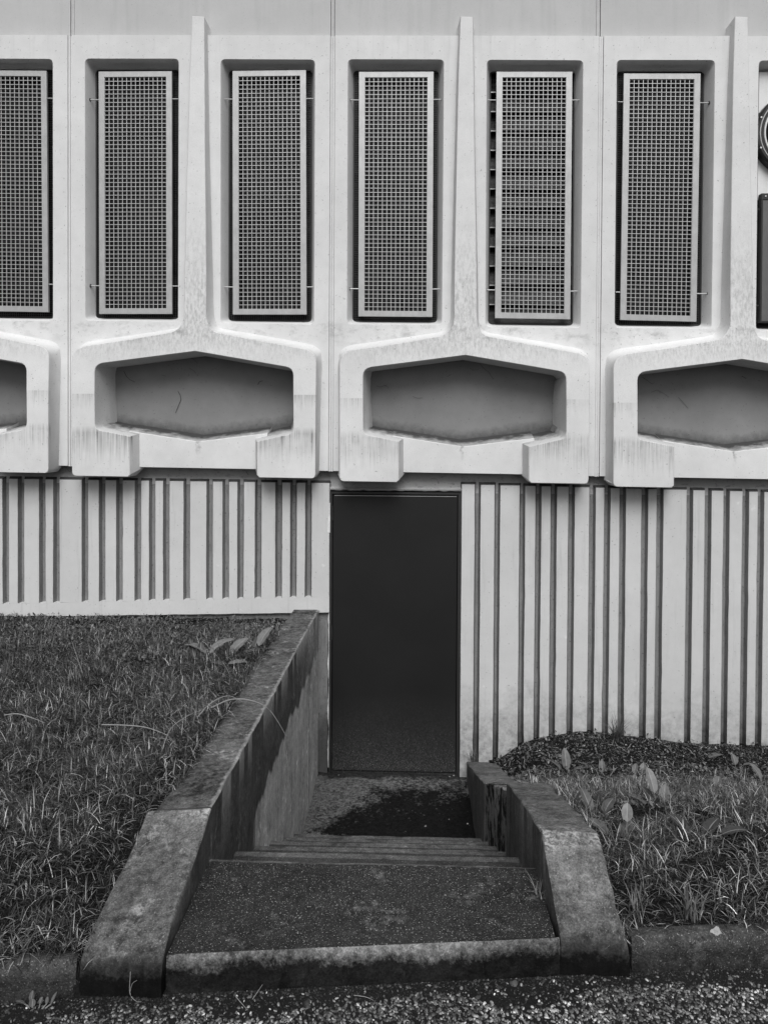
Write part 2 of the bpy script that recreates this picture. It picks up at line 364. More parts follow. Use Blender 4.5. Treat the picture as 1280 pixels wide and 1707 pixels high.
def make_panel_meshes(root):
    parts = []
    pts3 = [pf(*p) for p, k in OUT]; kinds = [k for p, k in OUT]; n = len(OUT)
    flat = [(p.x, p.z) for p in pts3]
    rt = [RATE[k] for k in kinds]; cw = [1.0 if k in ('flare', 'top', 'side') else 0.0 for k in kinds]
    outk = [k in ('pil', 'flare', 'top', 'side') for k in kinds]
    def smooth(a):
        for _ in range(3): a = [(a[i-1]+2*a[i]+a[(i+1) % n])/4 if outk[i] and outk[i-1] and outk[(i+1) % n] else a[i] for i in range(n)]
        return a
    rt = smooth(rt); cw = smooth(cw)
    mo = miter(flat, rt); mi = miter(flat, [1.0]*n)
    depth = [max(DEEP[kinds[i-1]], DEEP[kinds[i]]) if (kinds[i-1] in INNER) == (kinds[i] in INNER) else max(DEEP[kinds[i-1]], DEEP[kinds[i]]) for i in range(n)]
    verts, faces = [], []
    prof = [(-1, 0), (0, .004)] + [(t, None) for t in (.12, .3, .5, .68, .82, .92, 1.0)]
    rings = []
    for t, _ in prof:
        r = []
        for i in range(n):
            p = pts3[i]; D = depth[i]-p.y
            if t == -1: q = (p.x - mi[i][0]*.0035, p.y, p.z - mi[i][1]*.0035)
            elif t == 0: q = (p.x, p.y+.0035, p.z)
            else:
                gq = cw[i]*(.38*t + .62*t**4) + (1-cw[i])*t
                q = (p.x + mo[i][0]*D*gq, p.y + D*t, p.z + mo[i][1]*D*gq)
            r.append(len(verts)); verts.append(Vector(q))
        rings.append(r)
    for a, b in zip(rings[:-1], rings[1:]):
        for i in range(n):
            j = (i+1) % n; faces.append((a[i], a[j], b[j], b[i]))
    # front: the part above the crease and the two legs below it
    cr = [i for i in range(n) if abs(OUT[i][0][1]-665) < .1]               # four crease points in order
    a, b, c, d = cr
    for poly in (list(range(0, a+1)) + list(range(b, c+1)) + list(range(d, n)), list(range(a, b+1)), list(range(c, d+1))):
        vs_ = [verts[rings[0][i]] for i in poly]
        for t in geometry.tessellate_polygon([[Vector((v.x, v.z, 0)) for v in vs_]]): faces.append(tuple(rings[0][poly[k]] for k in t))
    # split off the inside of the hexagon so that it can carry its own grime
    isin = lambda f: len(f) == 4 and all(kinds[rings_i(v)] in INNER or kinds[rings_i(v)-1] in INNER for v in f) and all(v >= n for v in f)
    def rings_i(v): return v % n
    loc = [v - ORG for v in verts]
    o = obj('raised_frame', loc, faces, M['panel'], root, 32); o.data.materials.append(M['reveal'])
    fcs = set(); 
    for p in o.data.polygons:
        vi = list(p.vertices)
        if len(vi) == 4 and min(vi) >= n and all(kinds[v % n] in ('notch', 'hexs', 'hext') or kinds[v % n-1] in ('notch', 'hexs', 'hext') for v in vi) and sum(v % n in (0,) for v in vi) == 0:
            p.material_index = 1
    parts.append(o)
    # back of the hexagon
    hexi = [i for i in range(n) if kinds[i] in ('notch', 'hexs', 'hext')]
    hb = []
    for i in hexi:
        v = verts[rings[-1][i]]; hb.append(v)
    xs = [v.x for v in hb]; x0, x1 = min(xs)-.05, max(xs)+.05; z0, z1 = min(v.z for v in hb)-.10, max(v.z for v in hb)+.05
    q = [Vector((x0, HEXBACK, z0)), Vector((x1, HEXBACK, z0)), Vector((x1, HEXBACK, z1)), Vector((x0, HEXBACK, z1))]
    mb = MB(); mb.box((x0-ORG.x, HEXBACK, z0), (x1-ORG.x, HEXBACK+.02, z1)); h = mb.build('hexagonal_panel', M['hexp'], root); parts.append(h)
    # sill block between the legs
    SY = -.035
    s = [atY(655, 726.4, SY), atY(771, 744.3, SY), atY(890, 730.3, SY), atY(890, 790.8, SY), atY(655, 786.7, SY)]
    up = Vector((0, HEXBACK-SY+.01, (HEXBACK-SY)*.25))
    tb = [p+up for p in s[:3]]; bk = [Vector((p.x, .09, p.z)) for p in s[3:]]
    bvl = .004; V = []; 
    fr = [s[0]-Vector((0, 0, bvl)), s[1]-Vector((0, 0, bvl)), s[2]-Vector((0, 0, bvl)), s[3], s[4]]
    s2 = [p+Vector((0, bvl, 0)) for p in s[:3]]
    V = fr + s2 + tb + bk; V = [v-ORG for v in V]
    F_ = [(0, 1, 4), (1, 3, 4), (1, 2, 3), (0, 1, 6, 5), (1, 2, 7, 6), (5, 6, 9, 8), (6, 7, 10, 9), (3, 4, 12, 11), (0, 5, 8, 12, 4), (2, 3, 11, 10, 7)]
    sl = obj('sill_block', V, F_, M['panel'], root); sl.data.materials.append(M['reveal'])
    for p in sl.data.polygons:
        if p.normal.z > .6 and len(p.vertices) == 4 and max(p.vertices) > 7: p.material_index = 1
    parts.append(sl)
    # face sheet with two window openings and a hole behind the hexagon
    g = .0175
    outer = [Vector((JL+g, 0, ZBOT+skewz(JL))), Vector((JR-g, 0, ZBOT+skewz(JR))), Vector((JR-g, 0, ZTOP+skewz(JR))), Vector((JL+g, 0, ZTOP+skewz(JL)))]
    def rr(c, r=.036, n=6):                             # rounded quad from four corners in order
        o = []
        for i in range(4):
            a, b, d = c[i-1], c[i], c[(i+1) % 4]; u = (a-b).normalized()*r; w = (d-b).normalized()*r
            for t in [k/n for k in range(n+1)]: o.append(b + u*(1-t)**2 + w*t*t)
        return o
    wins = []
    for cs in (((579.8, 98.6), (740, 98.8), (736.6, 542), (578.2, 540.5)), ((811, 99.5), (971.8, 100.3), (967.6, 547), (808.5, 545))):
        c = [atY(px, py, 0) for px, py in cs]; wins.append(rr(c))
    hole = [Vector((verts[rings[1][i]].x, 0, verts[rings[1][i]].z)) for i in hexi]
    ctr = sum(hole, Vector())/len(hole)
    hole = [p + (p-ctr).normalized()*.03 for p in hole] + [atY(875, 772, 0), atY(671, 769, 0)]
    loops = [outer] + wins + [hole]
    vv = [v for l in loops for v in l]
    tri = geometry.tessellate_polygon([[Vector((v.x, v.z, 0)) for v in l] for l in loops])
    V = list(vv); F_ = [tuple(t) for t in tri]
    b0 = len(V); V += [Vector((v.x, .055, v.z)) for v in outer]
    for i in range(4): F_.append((i, (i+1) % 4, b0+(i+1) % 4, b0+i))
    off = 4
    for w in wins:                                       # reveals, drafted inwards
        c = sum(w, Vector())/len(w); m = len(w)
        prev = list(range(off, off+m)); hw = max(abs(v.x-c.x) for v in w); hh = max(abs(v.z-c.z) for v in w)
        for (yy, ins) in ((.004, .002), (.012, .005), (GLASSY, .033)):
            cur = list(range(len(V), len(V)+m))
            V += [Vector((c.x+(v.x-c.x)*(1-ins/hw), yy, c.z+(v.z-c.z)*(1-ins/hh))) for v in w]
            for i in range(m): F_.append((prev[i], prev[(i+1) % m], cur[(i+1) % m], cur[i]))
            prev = cur
        off += m
    o = obj('wall_face', [v-ORG for v in V], F_, M['panel'], root, 32); parts.append(o)
    WIN = []
    for w in wins:
        WIN.append((min(v.x for v in w)-ORG.x, max(v.x for v in w)-ORG.x, min(v.z for v in w), max(v.z for v in w)))
    return parts, WIN

labels = {-1: 'pale concrete panel with hexagonal recess cut off by the picture\'s left edge',
          0: 'pale concrete panel with hexagonal recess above the ribbed wall left of the door',
          1: 'pale concrete panel with hexagonal recess directly above the dark door',
          2: 'pale concrete panel with hexagonal recess and round black fan, cut off at right'}
order = (1, -1, 0, 2); proto = None; PANELS = {}
for idx in order:
    loc = ORG + Vector(((idx-1)*MODX, 0, (idx-1)*MODZ))
    r = empty('concrete_panel', labels[idx], 'wall panel', loc, 'precast facade panels'); PANELS[idx] = r
    if proto is None:
        proto, WIN = make_panel_meshes(r)
    else:
        for p in proto:
            c = p.copy(); c.parent = r; COL.objects.link(c)
    # joint seal on the panel's right edge
    x = MODX; mb = MB(); z0, z1 = ZBOT+MODZ, ZTOP+MODZ
    mb.box((x-.0145, .006, z0-.004), (x-.0015, .05, z1-.003)); mb.box((x+.0005, .009, z0-.004), (x+.0145, .05, z1-.003))
    mb.build('joint_seal', M['panel'], r)

# ---- windows (parts of the panels)
def window(idx, side, style):
    root = PANELS[idx]; x0, x1, z0, z1 = WIN[side]; i = .033
    x0 += i-.004; x1 -= i-.004; z0 += i-.004; z1 -= i-.004
    w = MB(); t = .014; y = GLASSY-.006
    for a, b in (((x0, y, z0), (x0+t, y+.05, z1)), ((x1-t, y, z0), (x1, y+.05, z1)), ((x0+t, y+.001, z0), (x1-t, y+.05, z0+t+.006)), ((x0+t, y+.001, z1-t), (x1-t, y+.05, z1))): w.box(a, b)
    f = w.build('window', M['frame'], root)
    if style == 'louvre':
        b = MB(); b.box((x0+t, y+.16, z0+t), (x1-t, y+.17, z1-t)); b.build('backing', M['dark'], f)
        nl = 13; ph = (z1-z0-2*t)/nl
        for k in range(nl):
            zz = z0+t+k*ph; m = MB()
            m.hexa([(x0+t, y+.012, zz+.006), (x1-t, y+.012, zz+.006), (x1-t, y+.018, zz+.008), (x0+t, y+.018, zz+.008),
                    (x0+t, y+.070, zz+ph+.004), (x1-t, y+.070, zz+ph+.004), (x1-t, y+.076, zz+ph+.002), (x0+t, y+.076, zz+ph+.002)])
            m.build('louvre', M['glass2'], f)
            m = MB(); m.box((x0+t, y+.002, zz-.002), (x0+.055, y+.011, zz+.005)); m.build('bracket', M['metal'], f)
    elif style == 'fan':
        m = MB(); m.box((x0+t, y-.030, z0+.93), (x1-t, y-.010, z1-t)); m.build('blanking_board', M['white'], f)
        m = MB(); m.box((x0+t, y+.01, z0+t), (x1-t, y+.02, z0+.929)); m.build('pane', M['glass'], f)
    else:
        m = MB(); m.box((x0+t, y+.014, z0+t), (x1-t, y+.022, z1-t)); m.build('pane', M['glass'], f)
        # fine welded wire screen standing just off the pane
        m = MB(); pitch = .0165
        k = x0+t+pitch
        while k < x1-t: m.box((k-.0012, y-.006, z0+t), (k+.0012, y-.003, z1-t)); k += pitch
        k = z0+t+pitch
        while k < z1-t: m.box((x0+t, y-.009, k-.0012), (x1-t, y-.0062, k+.0012)); k += pitch
        kind(m.build('wire_screen', M['frame'], f), 'stuff')
window(-1, 1, 'glass'); window(0, 0, 'glass'); window(0, 1, 'glass'); window(1, 0, 'glass'); window(1, 1, 'louvre'); window(2, 0, 'glass'); window(2, 1, 'fan')
window(-1, 0, 'glass')

# ---- security grilles
GY = .045
def grille(cs, lab, pins):
    tl, tr, br, bl = [atY(px, py, GY) for px, py in cs]
    base = (bl+br)/2; e = empty('window_grille', lab, 'window grille', base, 'grilles over the windows')
    W = ((tr-tl).length+(br-bl).length)/2; H = ((tl-bl).length+(tr-br).length)/2
    def P(u, v, y=0): return bl*(1-u)*(1-v) + br*u*(1-v) + tr*u*v + tl*(1-u)*v + Vector((0, y, 0)) - base
    def bar(mb, u0, u1, v0, v1, y0, y1):
        mb.hexa([P(u0, v0, y0), P(u1, v0, y0), P(u1, v0, y1), P(u0, v0, y1), P(u0, v1, y0), P(u1, v1, y0), P(u1, v1, y1), P(u0, v1, y1)])
    bu, bv = .042/W, .039/H; fm = MB()
    bar(fm, 0, bu, 0, 1, 0, .022); bar(fm, 1-bu, 1, 0, 1, 0, .022); bar(fm, bu, 1-bu, 0, bv, .0006, .022); bar(fm, bu, 1-bu, 1-bv, 1, .0006, .022)
    fm.build('frame', M['metal'], e)
    mm = MB(); nu, nv = 14, 55
    for k in range(nu+1):
        u = bu+(1-2*bu)*k/nu; w = .0021/W; bar(mm, u-w, u+w, bv*.6, 1-bv*.6, .006, .0095)
    for k in range(nv+1):
        v = bv+(1-2*bv)*k/nv; w = .0019/H; bar(mm, bu*.6, 1-bu*.6, v-w, v+w, .0035, .0065)
    kind(mm.build('wire_mesh', M['wire'], e), 'stuff')
    for (px0, px1, py) in pins:
        a = atY(px0, py, GY+.012)-base; b = atY(px1, py, GY+.012)-base
        m = MB(); m.tube([a, b], .0042, 8); o = m.build('pin', M['pin'], e, 40)
        out = a if abs(px0-sum(c[0] for c in cs)/4) > abs(px1-sum(c[0] for c in cs)/4) else b
        ins = b if out is a else a; dr = (ins-out).normalized()
        m = MB(); m.tube([out, out+dr*.006], .0125, 10); m.build('washer', M['frame'], o)
    return e
grille([(-45, 117), (78, 118), (81, 520), (-43, 518)], 'wire mesh window grille cut off by the picture\'s left edge', [(76, 91, 164), (79, 92, 474)])
grille([(165, 119.3), (286.7, 118.6), (287, 523), (166, 523)], 'wire mesh grille on first whole window from the left', [(150, 167, 166.5), (285, 300, 165), (151, 168, 476.5), (286, 300, 477)])
grille([(388, 118.3), (510, 116.8), (511, 524), (388.5, 524)], 'wire mesh grille on second whole window from left, just right of first pillar', [(372, 390, 165.5), (509, 527, 164.5), (372, 390, 478.5), (510, 526, 478.5)])
grille([(598.5, 119.8), (722.5, 119.4), (720.5, 528), (597.5, 527)], 'wire mesh grille on the window above the dark door\'s upper left', [(583, 600, 167), (721, 737, 166), (582, 599, 481.5), (719, 736, 482)])
grille([(827.5, 119.5), (953.5, 119.5), (950, 532), (825, 530)], 'wire mesh grille in front of the window with horizontal glass louvres', [(811, 829, 167), (952, 969, 167), (810, 827, 483.5), (949, 967, 485.5)])
grille([(1039.5, 122.5), (1167, 122.5), (1160, 536), (1033.5, 533)], 'wire mesh grille on rightmost whole window, hanging slightly crooked', [(1027, 1041, 170), (1165, 1182, 171.5), (1024, 1035, 487), (1159, 1179, 489.5)])

# ---- fan and shutter box in the last window
fx = atY(1329, 221, .02); fan = empty('ventilation_fan', 'round black ventilation fan set in the white board at far right window', 'fan', fx)
def ring(r0, r1, y0, y1, n=64, bev=.006):
    V, F_ = [], []
    prof = [(r0, y1), (r0, y0+bev), (r0+bev, y0), (r1-bev*2, y0), (r1, y0+bev*2), (r1, y1)]
    for k in range(n):
        a = 2*math.pi*k/n
        for r, y in prof: V.append((r*math.cos(a), y, r*math.sin(a)))
    m = len(prof)
    for k in range(n):
        for j in range(m): F_.append((k*m+j, k*m+(j+1) % m, ((k+1) % n)*m+(j+1) % m, ((k+1) % n)*m+j))
    return V, F_
def rpart(nm, mt, *a): V, F_ = ring(a[0]*1.33, a[1]*1.33, *a[2:]); return obj(nm, V, F_, mt, fan, 40)
rpart('housing', M['rubber'], .165, .222, -.005, .10); rpart('outer_rim', M['pin'], .197, .202, -.009, .02, 64, .001); rpart('chrome_ring', M['steel'], .172, .181, -.014, .02, 64, .002)
rpart('duct', M['rubber'], .150, .160, .0, .09); rpart('back_plate', M['dark'], .002, .150, .075, .09, 48, .003); rpart('hub', M['rubber'], .001, .045, .01, .075, 32, .004)
for k in range(5):
    a = 2*math.pi*k/5; ca, sa = math.cos(a), math.sin(a)
    def bp(r, w, y): return (r*ca-w*sa, y, r*sa+w*ca)
    m = MB(); m.hexa([bp(.06, -.03, .03), bp(.06, .03, .055), bp(.06, .03, .058), bp(.06, -.03, .033), bp(.19, -.065, .025), bp(.19, .065, .06), bp(.19, .065, .063), bp(.19, -.065, .028)])
    m.build('blade', M['frame'], fan)
for k in range(8):
    a = 2*math.pi*(k+.5)/8; m = MB(); m.tube([(.281*math.cos(a), -.010, .281*math.sin(a)), (.281*math.cos(a), -.002, .281*math.sin(a))], .006, 8); m.build('screw', M['steel'], fan)
tl, br = atY(1268.5, 322.5, .03), atY(1386, 538, .03)
bx = empty('shutter_box', 'grey metal shutter with dark frame below the round black fan', 'shutter', (tl.x, .03, br.z))
def bbox(nm, mt, x0, x1, z0, z1, y0, y1):
    m = MB(); m.box((x0, y0, z0), (x1, y1, z1)); return m.build(nm, mt, bx)
bw, bh = br.x-tl.x, tl.z-br.z
bbox('panel', metal_mat('shutter_panel', .11), .012, bw-.012, .012, bh-.043, .004, .03)
bbox('top_rail', M['frame'], .0, bw, bh-.042, bh, -.003, .05)
for x in (0, bw-.011): bbox('side_rail', M['rubber'], x, x+.011, 0, bh-.043, -.002, .05)
bbox('bottom_rail', M['rubber'], .012, bw-.012, 0, .011, -.002, .05)
for z in (.12, bh-.11):
    m = MB(); m.tube([(-.042, .012, z), (.004, .012, z)], .004, 8); m.build('pin', M['rubber'], bx, 40)
for x in (.028, bw-.028):
    m = MB(); m.tube([(x, -.007, bh-.02), (x, -.001, bh-.02)], .005, 8); m.build('screw', M['steel'], bx)

# ---- fascia slabs above the panels
FY = .06
for i, (a, b, lab) in enumerate(((-330, 121.5, 'smooth grey fascia slab above the first panel, cut off at upper left'), (121.5, 554.8, 'smooth grey fascia slab above the panel left of the door'),
                                 (554.8, 997, 'smooth grey fascia slab above the panel over the dark door'), (997, 1450, 'smooth grey fascia slab at the upper right corner'))):
    A, B = atY(a, 30, FY).x, atY(b, 30, FY).x; z0 = ZTOP-.12; z1 = ZTOP+1.4
    e = empty('fascia_slab', lab, 'wall slab', (A, FY, z0), 'fascia slabs above the panels')
    m = MB(); m.box((.016, 0, 0), (B-A-.016, .12, z1-z0)); m.build('slab', M['fascia'], e)
    m = MB(); m.box((-.0125, .006, 0), (.0115, .1, z1-z0)); m.build('joint_seal', M['seal'], e)

# ---- small cobweb threads and dead stems in the hexagons
def thread(panel, pts, r=.0011):
    root = PANELS[panel]; ps = [atY(x, y, HEXBACK-.006) - Vector(root.location) for x, y in pts]
    m = MB(); m.tube(ps, r, 4); m.build('cobweb_thread', M['thread'], root)
thread(0, [(297, 652), (301, 659), (302, 666), (298, 676), (293, 688)], .0017); thread(0, [(207, 619), (211, 627), (217, 633), (225, 637)], .0016)
thread(0, [(430, 641), (433, 636), (438, 635)], .0024); thread(0, [(316, 614), (322, 617), (327, 622)]); thread(0, [(270, 625), (277, 627)]); thread(0, [(316, 594), (326, 601), (330, 606)])
thread(1, [(800, 607), (806, 614), (814, 620), (822, 632)], .0013); thread(1, [(783, 614), (790, 617), (797, 616)]); thread(1, [(745, 628), (752, 624)]); thread(1, [(688, 661), (696, 664), (704, 663)]); thread(1, [(627, 643), (634, 645), (645, 642)])
thread(1, [(640, 642), (648, 646)]); thread(2, [(1070, 629), (1078, 634), (1086, 640), (1090, 638)], .0013); thread(2, [(1085, 654), (1094, 650), (1106, 656), (1114, 662)]); thread(2, [(1236, 627), (1243, 631)], .0018); thread(2, [(1130, 662), (1146, 680)])

def wisps(panel, cx, cy, n, w, h, Y):                     # dead stems and web caught at the foot of a joint
    root = PANELS[panel]; r = random.Random(cx)
    for _ in range(n):
        a = (cx+r.uniform(-w, w), cy+r.uniform(-h, h)); b = (a[0]+r.uniform(-9, 9), a[1]+r.uniform(-6, 6)); c_ = (b[0]+r.uniform(-6, 6), b[1]+r.uniform(-6, 6))
        m = MB(); m.tube([atY(*a, Y)-Vector(root.location), atY(*b, Y-.012)-Vector(root.location), atY(*c_, Y)-Vector(root.location)], .0016, 4); m.build('dead_stem', M['thread'], root)
wisps(0, 538, 783, 8, 7, 5, .02); wisps(1, 990, 798, 9, 9, 6, .02); wisps(-1, 112, 780, 6, 6, 4, .02); wisps(1, 850, 790, 4, 20, 2, .03); wisps(0, 415, 784, 4, 12, 2, .03)

# ================================================================== RIBBED LOWER WALLS
RY, BY = .05, .09
def zl(px, py): return atY(px, py, RY)
def rib_wall(name, label, grooves, edge0, edge1, topf, botf, plinth, base_y):
    """grooves: (left, right) pixel at mid height; ribs stand between them"""
    pm = 900
    xs = [(zl(a, pm).x, zl(b, pm).x) for a, b in grooves]
    X0, X1 = edge0, edge1
    e = empty(name, label, 'wall', ((X0+X1)/2, RY, botf((X0+X1)/2)))
    L = Vector(e.location)
    m = MB(); m.box((X0-L.x, BY-L.y, base_y-L.z), (X1-L.x, BY+.2-L.y, min(topf(X0), topf(X1))-.02-L.z)); m.build('backing', M['groove'], e)
    m = MB(); m.box((X0-L.x, BY+.001-L.y, min(topf(X0), topf(X1))-.02-L.z), (X1-L.x, BY+.2-L.y, 1.24-L.z)); m.build('upper_band', M['beam'], e)
    edges = [X0] + [v for g in xs for v in g] + [X1]
    for k in range(0, len(edges), 2):
        a, b = edges[k], edges[k+1]; zt = topf((a+b)/2); zb = plinth((a+b)/2) if plinth else base_y
        # a rib: slightly wandering edges, drafted sides, chamfered head
        V, F_ = [], []; ns = 26; dr = .0095
        for j in range(ns):
            z = zb + (zt-zb)*j/(ns-1)
            ja, jb = [.0022*mnoise.noise(Vector((q*37, z*2.7, 1.3))) + .0010*mnoise.noise(Vector((q*91, z*14, 4.))) + sg*.010*max(0, mnoise.noise(Vector((q*53, z*17, 8.)))-.42) for q, sg in ((a, 1), (b, -1))]
            tilt = .004 if j == ns-1 else 0
            V += [(a-dr+ja-L.x, BY-L.y, z-L.z), (a+ja+.002-L.x, .002, z-L.z-tilt*0), (a+ja+.005-L.x, 0, z-L.z), (b+jb-.005-L.x, 0, z-L.z), (b+jb-.002-L.x, .002, z-L.z), (b+dr+jb-L.x, BY-L.y, z-L.z)]
        for j in range(ns-1):
            for q in range(5): F_.append((j*6+q, j*6+q+1, j*6+6+q+1, j*6+6+q))
        n0 = len(V); t = (ns-1)*6                       # weathered head sloping back
        V += [(V[t][0], BY-L.y, zt+.016-L.z), (V[t+5][0], BY-L.y, zt+.016-L.z)]
        F_ += [(t+1, t+2, t+3, t+4, n0+1, n0), (t, t+1, n0), (t+4, t+5, n0+1), (0, 1, 2, 3, 4, 5)]
        o = obj('rib', V, F_, M['rib'], e, 30); o.data.materials.append(M['grime']); o.data.materials.append(M['groove'])
        for p in o.data.polygons:
            if max(p.vertices) >= n0: p.material_index = 1
            elif abs(p.normal.x) > .9: p.material_index = 2
    if plinth:                                          # plain band along the foot
        V, F_ = [], []; nx = 60
        for i in range(nx+1):
            x = X0+(X1-X0)*i/nx; zt = plinth(x); zb = botf(x)+.004*mnoise.noise(Vector((x*9, 0, 0)))
            V += [(x-L.x, BY-L.y, zt+.004-L.z), (x-L.x, .0006, zt-L.z), (x-L.x, .0006, zb+.003-L.z), (x-L.x, .004, zb-L.z), (x-L.x, BY-L.y, zb-L.z)]
        for i in range(nx):
            for q in range(4): F_.append((i*5+q, i*5+q+1, i*5+5+q+1, i*5+5+q))
        obj('foot_band', V, F_, M['rib'], e, 30)
    return e, L
GL = [(5, 15), (30.5, 40.5), (66, 76), (89.3, 99.3), (137, 147), (165.7, 175.7), (194.5, 204.5), (225, 235.2), (249, 259), (272.5, 282.5), (306.5, 316.5), (344.5, 354.5), (371.5, 381.5), (396, 406), (425.3, 435.6), (459.5, 469.7), (484, 494), (509, 519)]
GL = [(-255, -245), (-221, -211), (-192, -182), (-150, -140), (-118, -108), (-90, -80), (-50, -40), (-22, -12)] + GL
GR = [(791, 800), (824, 832.7), (865.5, 874.3), (892, 901), (917.5, 927), (947, 956.7), (981.6, 991.6), (1006.5, 1016), (1032.2, 1042), (1068.5, 1079), (1093.6, 1104.3), (1143.8, 1153.8), (1174, 1184.4), (1205, 1214.8), (1236.5, 1247), (1262, 1272.4), (1311, 1321), (1342, 1352), (1371, 1381), (1420, 1430)]
def lin(p, q): return lambda x: p[0] + (x-q[0])*(p[1]-p[0])/(q[1]-q[0])
xa, xb = zl(0, 900).x, zl(520, 900).x
topL = lin((zl(0, 798).z, zl(520, 805).z), (xa, xb)); plL = lin((zl(0, 1007).z, zl(520, 995.5).z), (xa, xb)); boL = lin((zl(0, 1029).z, zl(520, 1022).z), (xa, xb))
DX0, DX1 = atY(549.5, 900, RY).x, atY(768.5, 900, RY).x
wl, Lw = rib_wall('ribbed_wall', 'pale ribbed concrete wall left of the door, standing above the lawn', GL, ORG.x-2*MODX, DX0, topL, boL, plL, boL(-1.5)-.03)
xa, xb = zl(780, 900).x, zl(1270, 900).x
topR = lin((zl(780, 807.5).z, zl(1270, 820).z), (xa, xb))
wr, Lr = rib_wall('ribbed_wall', 'taller pale ribbed concrete wall right of the door, reaching down to bare soil', GR, DX1, ORG.x+2*MODX, topR, lambda x: -1.0, None, -1.15)
# foundation showing below the left wall and beside the door, with its broken plaster edge
m = MB(); m.box((ORG.x-2*MODX-Lw.x, .075-Lw.y, -1.3-Lw.z), (DX0-.012-Lw.x, .26-Lw.y, boL(-1.5)-.031-Lw.z)); m.build('foundation', M['groove'], wl)
def jagged(parent, L, x, z0, z1, w, y, mat, name, seed, side=-1):
    V, F_ = [], []; n = 60; rr_ = random.Random(seed)
    for i in range(n+1):
        z = z0+(z1-z0)*i/n; q = w*(.35+.65*max(0, mnoise.noise(Vector((z*6, seed, 0)))+.35)) + rr_.uniform(0, .004)
        V += [(x-L.x, y-L.y, z-L.z), (x+side*q-L.x, y+.002-L.y, z-L.z), (x+side*q-L.x, y+.03-L.y, z-L.z), (x-L.x, y+.03-L.y, z-L.z)]
    for i in range(n):
        for k in range(4): F_.append((i*4+k, i*4+(k+1) % 4, i*4+4+(k+1) % 4, i*4+4+k))
    return obj(name, V, F_, mat, parent)
jagged(wl, Lw, DX0+.004, -1.02, boL(-.6)-.0, .016, .068, M['plaster'], 'plaster_edge', 3)
jagged(wl, Lw, DX0+.003, zl(550, 888).z, zl(550, 838).z, .018, RY-.004, M['plaster'], 'plaster_edge', 5)
# lintel beam over the door, behind the panel feet
hd = atY(660, 819, .06).z
e = tag(empty('door_lintel', 'grey concrete lintel strip between the door and the panel feet', 'lintel', ((DX0+DX1)/2, .06, hd)), None)
V, F_ = [], []; nx = 40
for i in range(nx+1):
    x = DX0+.001+(DX1-DX0-.002)*i/nx; j = .006*mnoise.noise(Vector((x*22, 0, 5)))
    V += [(x-e.location.x, .012, j), (x-e.location.x, .0, .006+j), (x-e.location.x, -.004, .016), (x-e.location.x, .018, .032), (x-e.location.x, .022, .20), (x-e.location.x, .12, .20), (x-e.location.x, .12, 0)]
for i in range(nx):
    for k in range(7): F_.append((i*7+k, i*7+(k+1) % 7, i*7+7+(k+1) % 7, i*7+7+k))
obj('beam', V, F_, M['beam'], e, 35)

# ---- the door
DY = .072
a, b, c, d = atY(555, 823.5, DY), atY(763, 826, DY), atY(758.5, 1289.5, DY), atY(553.5, 1282.5, DY)
x0, x1, zt, zb = (a.x+d.x)/2, (b.x+c.x)/2, (a.z+b.z)/2, (c.z+d.z)/2
de = empty('metal_door', 'plain dark metal door at the foot of the steps', 'door', ((x0+x1)/2, DY, zb)); D0 = Vector(de.location)
bm = bmesh.new(); bmesh.ops.create_cube(bm, size=1)
bmesh.ops.scale(bm, vec=(x1-x0, .04, zt-zb), verts=bm.verts); bmesh.ops.translate(bm, vec=(0, .02, (zt-zb)/2), verts=bm.verts)
bmesh.ops.bevel(bm, geom=bm.edges[:], offset=.004, segments=2, affect='EDGES')
me = bpy.data.meshes.new('leaf'); bm.to_mesh(me); bm.free(); me.materials.append(M['door']); o = bpy.data.objects.new('leaf', me); COL.objects.link(o); o.parent = de
hw = (x1-x0)/2; hh = zt-zb
for nm, q in (('frame_post', ((-hw-.022, -.012, -.03), (-hw-.005, .05, hh+.02))), ('frame_post', ((hw+.005, -.012, -.03), (hw+.022, .05, hh+.02))), ('frame_head', ((-hw-.004, -.011, hh+.005), (hw+.004, .05, hh+.02)))):
    m = MB(); m.box(*q); m.build(nm, M['dark'], de)
m = MB(); m.box((-hw-.004, .02, -.05), (hw+.004, .06, -.002)); m.build('threshold', M['riser'], de)
for z in (.18, hh/2, hh-.14):
    m = MB(); m.tube([(-hw-.004, -.010, z-.05), (-hw-.004, -.010, z+.05)], .006, 8); m.build('hinge', M['dark'], de, 40)
m = MB(); m.box((-hw+.01, -.0012, hh-.011), (hw-.006, .002, hh-.0075)); m.build('edge_strip', M['pin'], de)

# ---- unseen solid box added behind the facade to block light
m = MB(); m.box((-6.0, .32, -1.4), (6.0, 8.0, 5.75)); o = m.build('light_block', M['dark']); tag(o, None, None, None, 'structure')

